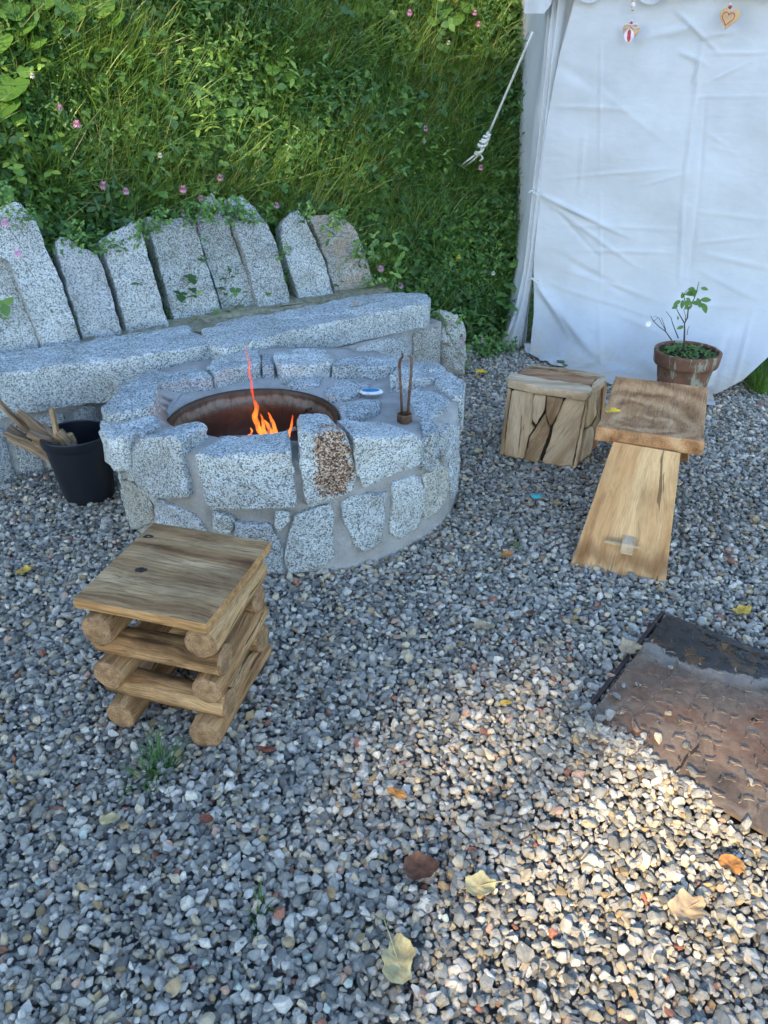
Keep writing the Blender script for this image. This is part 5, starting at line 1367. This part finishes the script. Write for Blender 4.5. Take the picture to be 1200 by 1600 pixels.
def herb_mesh(i, kind):
    rs = random.Random(900+i); V = []; F = []; LR = []
    def add(vf, lr):
        b = len(V); V.extend(vf[0]); F.extend(tuple(k+b for k in f) for f in vf[1]); LR.extend([lr]*len(vf[0]))
    ns = {'clover': 11, 'nettle': 4, 'fine': 13}[kind]
    for s in range(ns):
        a = rs.uniform(0, 6.28); h = rs.uniform(.05, .17) if kind == 'clover' else rs.uniform(.12, .26) if kind == 'nettle' else rs.uniform(.05, .2)
        lean = rs.uniform(.15, .9); p0 = Vector((rs.uniform(-.03, .03), rs.uniform(-.03, .03), -.02)); top = p0+Vector((math.cos(a)*lean*h, math.sin(a)*lean*h, h))
        add(tube([p0, (p0+top)/2+Vector((0, 0, .01)), top], [.0012, .001, .0008], 3, cap=False), .2)
        if kind == 'clover':
            for j in range(3):
                b = a+j*2.094; L = rs.uniform(.016, .030); add(leaf_faces(top, (math.cos(b), math.sin(b), rs.uniform(-.1, .45)), (0, 0, 1), L, L*.85, .15, n=3), rs.random())
        elif kind == 'nettle':
            for lv in range(6):
                q = p0.lerp(top, .25+.15*lv)
                for j in (0, 1):
                    b = a+lv*1.57+j*3.14; L = rs.uniform(.022, .04)*(1.1-lv*.1); add(leaf_faces(q, (math.cos(b), math.sin(b), rs.uniform(-.3, .3)), (0, 0, 1), L, L*.5, .2, n=4), rs.random())
        else:
            for lv in range(7):
                q = p0.lerp(top, .2+.13*lv); b = rs.uniform(0, 6.28); L = rs.uniform(.008, .018); add(leaf_faces(q, (math.cos(b), math.sin(b), rs.uniform(-.2, .5)), (0, 0, 1), L, L*.55, .15, n=2), rs.random())
    me = bpy.data.meshes.new(kind+'_plant'); me.from_pydata([tuple(v) for v in V], [], F); me.materials.append(M['herb'])
    at = me.attributes.new('lr', 'FLOAT', 'POINT'); at.data.foreach_set('value', LR); me.polygons.foreach_set('use_smooth', [True]*len(F)); return me
def bank_scatter():
    rs = np.random.RandomState(21)
    gp, gr_, gs, gi, gc = [], [], [], [], []; hp, hr, hs, hi, hc = [], [], [], [], []
    def euler(nv, amt, yaw):
        up = (Vector((0, 0, 1))*(1-amt)+Vector(nv)*amt+Vector((rs.normal()*.28, rs.normal()*.2, rs.normal()*.15))).normalized(); q = up.to_track_quat('Z', 'Y')
        from mathutils import Quaternion
        return (q @ Quaternion((0, 0, 1), yaw)).to_euler()
    cnt = 0
    while cnt < 22000:
        x = rs.uniform(-3.6, 1.35); d = rs.uniform(-.03, 1.75); y = foot(x)+d; z = bank_z(x, y)
        if x > 1.0 and d < .3: continue
        cnt += 1
        e = .03; nx_ = (bank_z(x-e, y)-bank_z(x+e, y))/(2*e); ny_ = (bank_z(x, y-e)-bank_z(x, y+e))/(2*e); nv = Vector((nx_, ny_, 1)).normalized()
        zone = 1.3*noise.noise(Vector((x*1.9, z*2.1, 5)))+.8*noise.noise(Vector((x*4, z*4, 2)))
        hgt = z/3.2
        grassy = zone + (.28 if .25 < hgt < .50 else -.10)
        if rs.rand() < max(.12, min(.75, .27+grassy*1.2)):
            gp.append((x, y, z)); gr_.append(tuple(euler(nv, rs.uniform(.3, .75), rs.uniform(0, 6.28)))); s = rs.uniform(.65, 1.2)*(.85 if hgt > .6 else 1); gs.append((s, s, s)); st_ = rs.rand() < .07; gi.append(rs.randint(8, 10) if st_ else rs.randint(0, 8)); gc.append(1.0 if st_ else min(1, max(0, .5+zone*.4+rs.normal()*.26)))
        if rs.rand() < max(.35, min(.95, .74-grassy*.9)):
            hp.append((x, y, z)); hr.append(tuple(euler(nv, rs.uniform(.35, .8), rs.uniform(0, 6.28)))); s = rs.uniform(.7, 1.35)*(1.5 if rs.rand() < .08 else 1); hs.append((s, s, s)); u = rs.rand(); hi.append(rs.randint(0, 4) if u < .58 else rs.randint(4, 6) if u < .72 else rs.randint(6, 9)); hc.append(min(1, max(0, .45-zone*.2+rs.normal()*.28)))
    # plants that hang over the top edges of the backrest slabs and sprout at joints, rock and tent foot
    for (px, py, y, n, s) in [(300,340,4.02,9,.8),(330,325,4.08,9,.8),(360,330,4.12,10,.8),(385,345,4.15,8,.8),(250,345,3.98,6,.7),(215,360,3.92,6,.7),(180,380,3.85,6,.7),(150,385,3.78,6,.7),(128,368,3.7,5,.7),(40,340,3.55,3,.6),(440,400,4.28,4,.5),(510,412,4.38,4,.5),
            (430,335,4.3,6,.8),(480,335,4.45,6,.7),(545,350,4.55,6,.8),(575,390,4.6,6,.8),(590,440,4.62,7,.7),(610,445,4.62,5,.6),(700,520,4.3,6,.7),(690,500,4.3,5,.7),(735,560,4.35,6,.6),(745,545,4.55,8,.8),(770,548,4.65,8,.8),(795,548,4.68,7,.7),(0,330,3.4,4,.7),(8,300,3.5,4,.7),(720,560,4.3,4,.6)]:
        for k in range(n):
            if rs.rand() < .35: continue
            p = PY(px+rs.normal()*9, py-6+rs.normal()*6, y-.02*rs.rand()); hp.append(tuple(p-Vector((0, 0, .03)))); hr.append((rs.uniform(.2, 1.1), rs.normal()*.5, rs.uniform(-1, 1))); sc = s*rs.uniform(.6, 1); hs.append((sc, sc, sc)); hi.append(rs.randint(0, 4)); hc.append(rs.uniform(.4, 1))
    for (px, py, n, s) in [(840,538,16,.32),(852,530,12,.34),(858,540,8,.25),(1190,610,26,.5),(1180,600,14,.45),(1205,600,20,.6),(1200,585,20,.6),(1215,570,20,.6),(1195,595,20,.5),(1230,590,30,.6),(1230,560,30,.7),(1210,555,16,.7),(770,548,8,.4),(745,552,8,.35),(800,548,6,.4)]:
        for k in range(n):
            p = P(px+rs.normal()*7, py+rs.normal()*4, 0.0); gp.append(tuple(p)); gr_.append((rs.normal()*.2, rs.normal()*.2, rs.uniform(0, 6.28))); gs.append((s, s, s)); gi.append(rs.randint(0, 8)); gc.append(rs.uniform(.2, .7))
    print('grass', len(gp), 'herbs', len(hp))
    scatter('bank_grass', gp, gr_, gs, gi, [tuft_mesh(i) for i in range(8)]+[tuft_mesh(i, 6, .28, .5, .0034, .03, .25) for i in range(8, 10)], label='long green grass hanging over the steep bank', pr=gc)
    scatter('bank_herbs', hp, hr, hs, hi, [herb_mesh(i, 'clover') for i in range(4)]+[herb_mesh(i, 'nettle') for i in range(4, 6)]+[herb_mesh(i, 'fine') for i in range(6, 9)], label='clover and low leafy herbs growing through the grass of the bank', pr=hc)
bank_scatter()

# clover blossoms: each a thing of its own
def flower(px, py, mat, word, s=1.0, base=None):
    c = bank_hit(px, py, .27) if base is None else base
    t = thing('clover_flower' if word != 'yellow' else 'hawkbit_flower', '', 'flower', c)
    bits = []; rr = .011*s
    for k in range(46):
        z = 1-1.75*(k+.5)/46; r = math.sqrt(max(0, 1-z*z)); a = k*2.4; d = Vector((r*math.cos(a), r*math.sin(a), z)); bits.append(leaf_faces(c+d*rr*.35, d, (0, 0, 1), rr*.85, rr*.42, .3, n=2))
    V, F, _ = merge(bits); mk('flower_head', V, F, M[mat], t)
    V, F = tube([c+Vector((0, 0, -.002)), c+Vector((.01, .03, -.05)), c+Vector((.015, .08, -.13))], .0011, 5); mk('stem', V, F, M['stem'], t)
    return t
pinks = [(93,168),(120,194),(162,290),(197,299),(344,278),(286,296),(314,310),(288,334),(306,351),(432,321),(665,201),(367,335),(748,38),(811,50),(807,146),(751,262),(626,447),(595,420),(742,20),(640,20)]
PL = ['pink clover blossom in the upper left of the bank, right of the very large leaves', 'pink clover blossom just below and right of the one beside the large leaves',
 'pink clover blossom in the grass above the third backrest slab', 'pink clover blossom in the grass above the fourth backrest slab', 'pink clover blossom highest above the middle backrest slabs',
 'pink clover blossom above the top left corner of the widest backrest slab', 'pink clover blossom above the gap of the widest and the pointed slab', 'pink clover blossom at the top edge of the widest backrest slab',
 'pink clover blossom in the joint right of the widest backrest slab', 'pink clover blossom above the narrow slab third from the right', 'pink clover blossom left of the guy rope knot, alone in dark herbs',
 'pink clover blossom hanging over the slab right of the pointed one', 'pink clover blossom at the top of the bank near the tent, left of the rope', 'pink clover blossom touching the upper corner of the tent',
 'pink clover blossom close to the tent edge halfway down the rope', 'faded pink clover blossom just below the guy rope knot', 'pink clover blossom right above the end of the long seat slab',
 'pink clover blossom in the grass right of the brown backrest slab', 'pink clover blossom at the very top of the bank beside bright leaves', 'pink clover blossom at the very top of the bank right of centre']
for i, (x, y) in enumerate(pinks):
    b = None
    if 270 < y and x < 440: b = PY(x, y, foot(-1.0+(x-150)/330)-.18) if False else None
    t = flower(x, y, 'pink', 'pink', 1.5+.15*(i % 3)); tag(t, PL[i], 'flower', 'pink clover blossoms on the bank')
for (x, y, yy, lab) in [(8,348,3.30,'pink clover blossom in front of the leftmost backrest slabs, the upper of two'), (28,396,3.28,'pink clover blossom in front of the leftmost backrest slabs, the lower of two'),
                        (755,532,4.6,'pale pink clover blossom low on the bank right of the leaning rock'), (722,531,4.25,'pale pink clover blossom in front of the leaning rock')]:
    t = flower(x, y, 'pink', 'pink', 1.4, PY(x, y, yy)); tag(t, lab, 'flower', 'pink clover blossoms on the bank')
WLb = ['white clover blossom in the upper bank left of the guy rope', 'white clover blossom beside the pink one left of the rope knot', 'white clover blossom low in the dark herbs left of the tent pole', 'white clover blossom by the large leaves in the upper left', 'white clover blossom in the grass above the widest backrest slab']
for i, (x, y) in enumerate([(701,67),(662,220),(771,427),(50,118),(250,243)]):
    t = flower(x, y, 'white_petal', 'white', 1.2); tag(t, WLb[i], 'flower', 'white clover blossoms on the bank')
t = flower(717, 401, 'yellow_petal', 'yellow', 1.1); tag(t, 'single yellow blossom low on the bank below the guy rope', 'flower')

# broad-leaved plants at the top of the bank
def broad(px, py, leaves, label, mat='bright', lift=.25):
    c = bank_hit(px, py, lift); t = thing('broad_leaf_plant', label, 'plant', c)
    rs = random.Random(int(px*7+py))
    for (dx, dy, s) in leaves:
        p = bank_hit(px+dx, py+dy, lift); sz = s/FPX*(p-CAM).length/2
        nrm_ = (Vector((rs.uniform(-.35, .35), -.8, .75+rs.uniform(-.2, .2)))).normalized(); X_ = nrm_.cross(Vector((0, 0, 1))).normalized(); Y_ = nrm_.cross(X_)
        V = []; F = []; n = 28; K = 5
        for r in range(K+1):
            for i in range(n):
                a = 2*math.pi*i/n; lob = 1+.06*math.cos(7*a)+.03*math.sin(15*a); lob *= (1-.45*math.exp(-((a-math.pi*1.5)/.28)**2)); q = sz*lob*r/K
                V.append(p+X_*q*math.cos(a)+Y_*q*math.sin(a)+nrm_*(.12*sz*math.cos(2*a+1)*(r/K)**2+.06*sz*noise.noise(Vector((q*60, a*2, s)))+.035*sz*math.cos(7*a)*(r/K)))
        for r in range(K):
            for i in range(n): F.append((r*n+i, r*n+(i+1) % n, (r+1)*n+(i+1) % n, (r+1)*n+i))
        mk('leaf', V, F, M[mat], t, attrs={'lr': [rs.uniform(.2, .9)]*len(V)})
        V, F = tube([p, p+Vector((0, .08, -.05)), p+Vector((.01, .2, -.15))], .002, 5); mk('stem', V, F, M['stem'], t)
broad(18, 135, [(0,0,46),(-4,32,34),(22,-24,20),(12,50,20),(-15,-70,30)], 'plant with very large pale green round leaves at the left edge of the bank')
broad(70, 10, [(-45,5,34),(-30,30,30),(0,-12,30),(45,8,30),(92,0,32),(110,18,28),(20,30,20),(-10,55,22)], 'row of broad fresh green leaves along the upper left of the bank')
broad(700, 18, [(-8,-6,26),(12,10,24),(-22,14,18),(30,-8,20)], 'bright green sunlit plant at the top of the bank near the tent')
broad(440, 108, [(-14,0,20),(10,10,22),(26,20,20),(0,-12,14)], 'small broad-leaved plant in the middle of the upper bank')
broad(490, 35, [(-10,0,22),(14,6,16),(-22,16,15),(4,-16,18)], 'small clump of broad leaves at the top centre of the bank')
broad(580, 10, [(0,0,22),(16,8,16),(-18,4,18)], 'little broad-leaved clump at the top of the bank right of centre')

# tufts growing through the gravel
def gtuft(px, py, n, h, label, seed, spread=.02, droop=1.1, w=.0035):
    me = tuft_mesh(seed, n, h*.45, h, w, spread, droop); p = P(px, py, 0)
    o = bpy.data.objects.new('grass_tuft', me); link(o); o.location = p; tag(o, label, 'grass tuft'); return o
M['grass_g'] = mat_leaf('gravel_grass', [(0, (.05, .13, .03)), (1, (.10, .22, .05))], trans=.25, patt='OBJECT')
def swap(o): o.data.materials[0] = M['grass_g']; return o
swap(gtuft(250, 1200, 60, .13, 'green grass tuft growing in the gravel just below the log stool', 60, .03))
swap(gtuft(225, 1215, 26, .12, 'low side shoot of grass left of the tuft below the log stool', 61, .02, 1.6))
swap(gtuft(404, 1420, 14, .10, 'thin grass seedling in the gravel near the bottom centre left', 62, .012, .6, .0045))
swap(gtuft(408, 1450, 8, .06, 'tiny grass blades just below the thin grass seedling', 63, .012, .8, .004))

# ------------------------------------------------------------------ unseen shade caster added behind the viewer: leaves left out where sun should fall
LH = -SDIR
A1 = Vector((0, 0, 1)).cross(SDIR).normalized(); A2 = SDIR.cross(A1).normalized()
def ab(p): return Vector((Vector(p).dot(A1), Vector(p).dot(A2)))
lit = []   # gaps shaped for the wanted sun patches: (centre in the sun's cross-section, radii, share of leaves missing)
def opening(p, r1, r2, k): lit.append((ab(p), r1, r2, k))
for (px, py, r1, r2, k) in [(800,1290,.22,.10,1),(940,1215,.20,.11,1),(1080,1170,.18,.10,1),(1190,1190,.12,.07,.9),(690,1360,.18,.08,.8),(1090,1300,.18,.08,.85),(1000,1130,.16,.07,.95),(850,1400,.2,.06,.7),(620,1260,.12,.05,.8),(930,1400,.3,.12,.78),(650,1340,.22,.09,.8),(1100,1110,.14,.06,.85),(820,1130,.2,.07,.7),(560,1200,.2,.1,.4)]:
    opening(P(px, py, 0), r1, r2, k)
for (px, py, r1, r2, k) in [(60,120,.35,.18,.9),(180,190,.30,.2,.9),(300,180,.30,.16,.95),(400,170,.26,.16,.9),(260,70,.25,.10,.6),(110,40,.3,.12,.7),(380,240,.2,.10,.7),(490,200,.2,.10,.5),(640,30,.3,.12,.9),(760,25,.3,.12,.85),(700,60,.2,.1,.5),(520,60,.2,.08,.5),(560,20,.25,.08,.7),(610,260,.1,.09,.6),(560,320,.10,.08,.5),(400,310,.1,.06,.5),(250,300,.12,.06,.4),(60,230,.15,.08,.5),(120,300,.1,.05,.4)]:
    opening(bank_hit(px, py, .1), r1, r2, k)
opening(pw(*pw.px(938, 215), 0), .07, .10, .6); opening(pw(*pw.px(850, 470), 0), .03, .05, .35)
opening(P(655, 545, .2), .05, .05, .8); opening(PY(540, 385, 4.5), .09, .06, .6); opening(P(610, 470, .46), .10, .05, .35)
tree = thing('tree', 'leafy shade caster added out of sight behind the viewer, gaps shaped for sun patches', 'tree', (-4.2, -7.2, 0))
rs = np.random.RandomState(77)
def clump(i):
    r = random.Random(40+i); bits = []; lr = []
    for k in range(46):
        p = Vector((r.gauss(0, .12), r.gauss(0, .12), r.gauss(0, .10))); L = r.uniform(.07, .11)
        bits.append(leaf_faces(p, (r.uniform(-1, 1), r.uniform(-1, 1), r.uniform(-.8, .3)), (r.uniform(-.6, .6), r.uniform(-.6, .6), 1), L, L*.7, .1, n=2)); lr += [r.random()]*9
    V, F, _ = merge(bits); me = bpy.data.meshes.new('leaf_clump'); me.from_pydata([tuple(v) for v in V], [], F); me.materials.append(M['treeleaf'])
    a = me.attributes.new('lr', 'FLOAT', 'POINT'); a.data.foreach_set('value', lr); return me
pts = []; rr_ = []; ss = []; ii = []
a0 = ab((0, 3, .5)); cnt = 0
for k in range(12000):
    # crown volume seen along the sun's direction
    u = rs.uniform(-3.9, 4.6); v = rs.uniform(-3.4, 2.7); w = 9.2+rs.uniform(-1.1, 1.1)+.25*abs(u)
    p2 = a0+Vector((u, v)); p = A1*p2.x+A2*p2.y+SDIR*w
    if p.z < 1.0: continue
    edge = 2.7-.4*(u/4.2)**2+.25*noise.noise(Vector((u*1.3, 2, 0)))
    if v > edge: continue
    drop = 0
    for c_, r1, r2, kk in lit:
        q = p2-c_; m2 = (q.x/(r1+.17))**2+(q.y/(r2+.17))**2
        if m2 < 1.6: drop = max(drop, kk*min(1, (1.6-m2)/.7))
    if rs.rand() < drop: continue
    pts.append(tuple(p-Vector((-4.2, -7.2, 0)))); rr_.append((rs.normal()*.5, rs.normal()*.5, rs.uniform(0, 6.28))); s = rs.uniform(.8, 1.2) if drop < .3 else .55; ss.append((s, s, s)); ii.append(rs.randint(0, 5))
print('tree clumps', len(pts))
cr = scatter('crown', pts, rr_, ss, ii, [clump(i) for i in range(5)]); cr.parent = tree
for (x, y, h, r) in [(-4.2, -7.2, 5.5, .20)]:
    V, F = tube([(x+.12*math.sin(z*1.1), y+.1*math.cos(z), z) for z in np.linspace(-.1, h, 12)], [r*(1.25 if i == 0 else 1-.06*i) for i in range(12)], 16); mk('trunk', V, F, M['bark'], tree)
    for k in range(9):
        z = 2.2+k*.38; a = k*2.4; e = Vector((x+math.cos(a)*2.4, y+math.sin(a)*1.0, z+1.6)); V, F = tube([(x, y, z), Vector((x, y, z)).lerp(e, .5)+Vector((0, 0, .3)), e], [.08, .055, .02], 8); mk('limb', V, F, M['bark'], tree)
print('script done', len(bpy.data.objects))
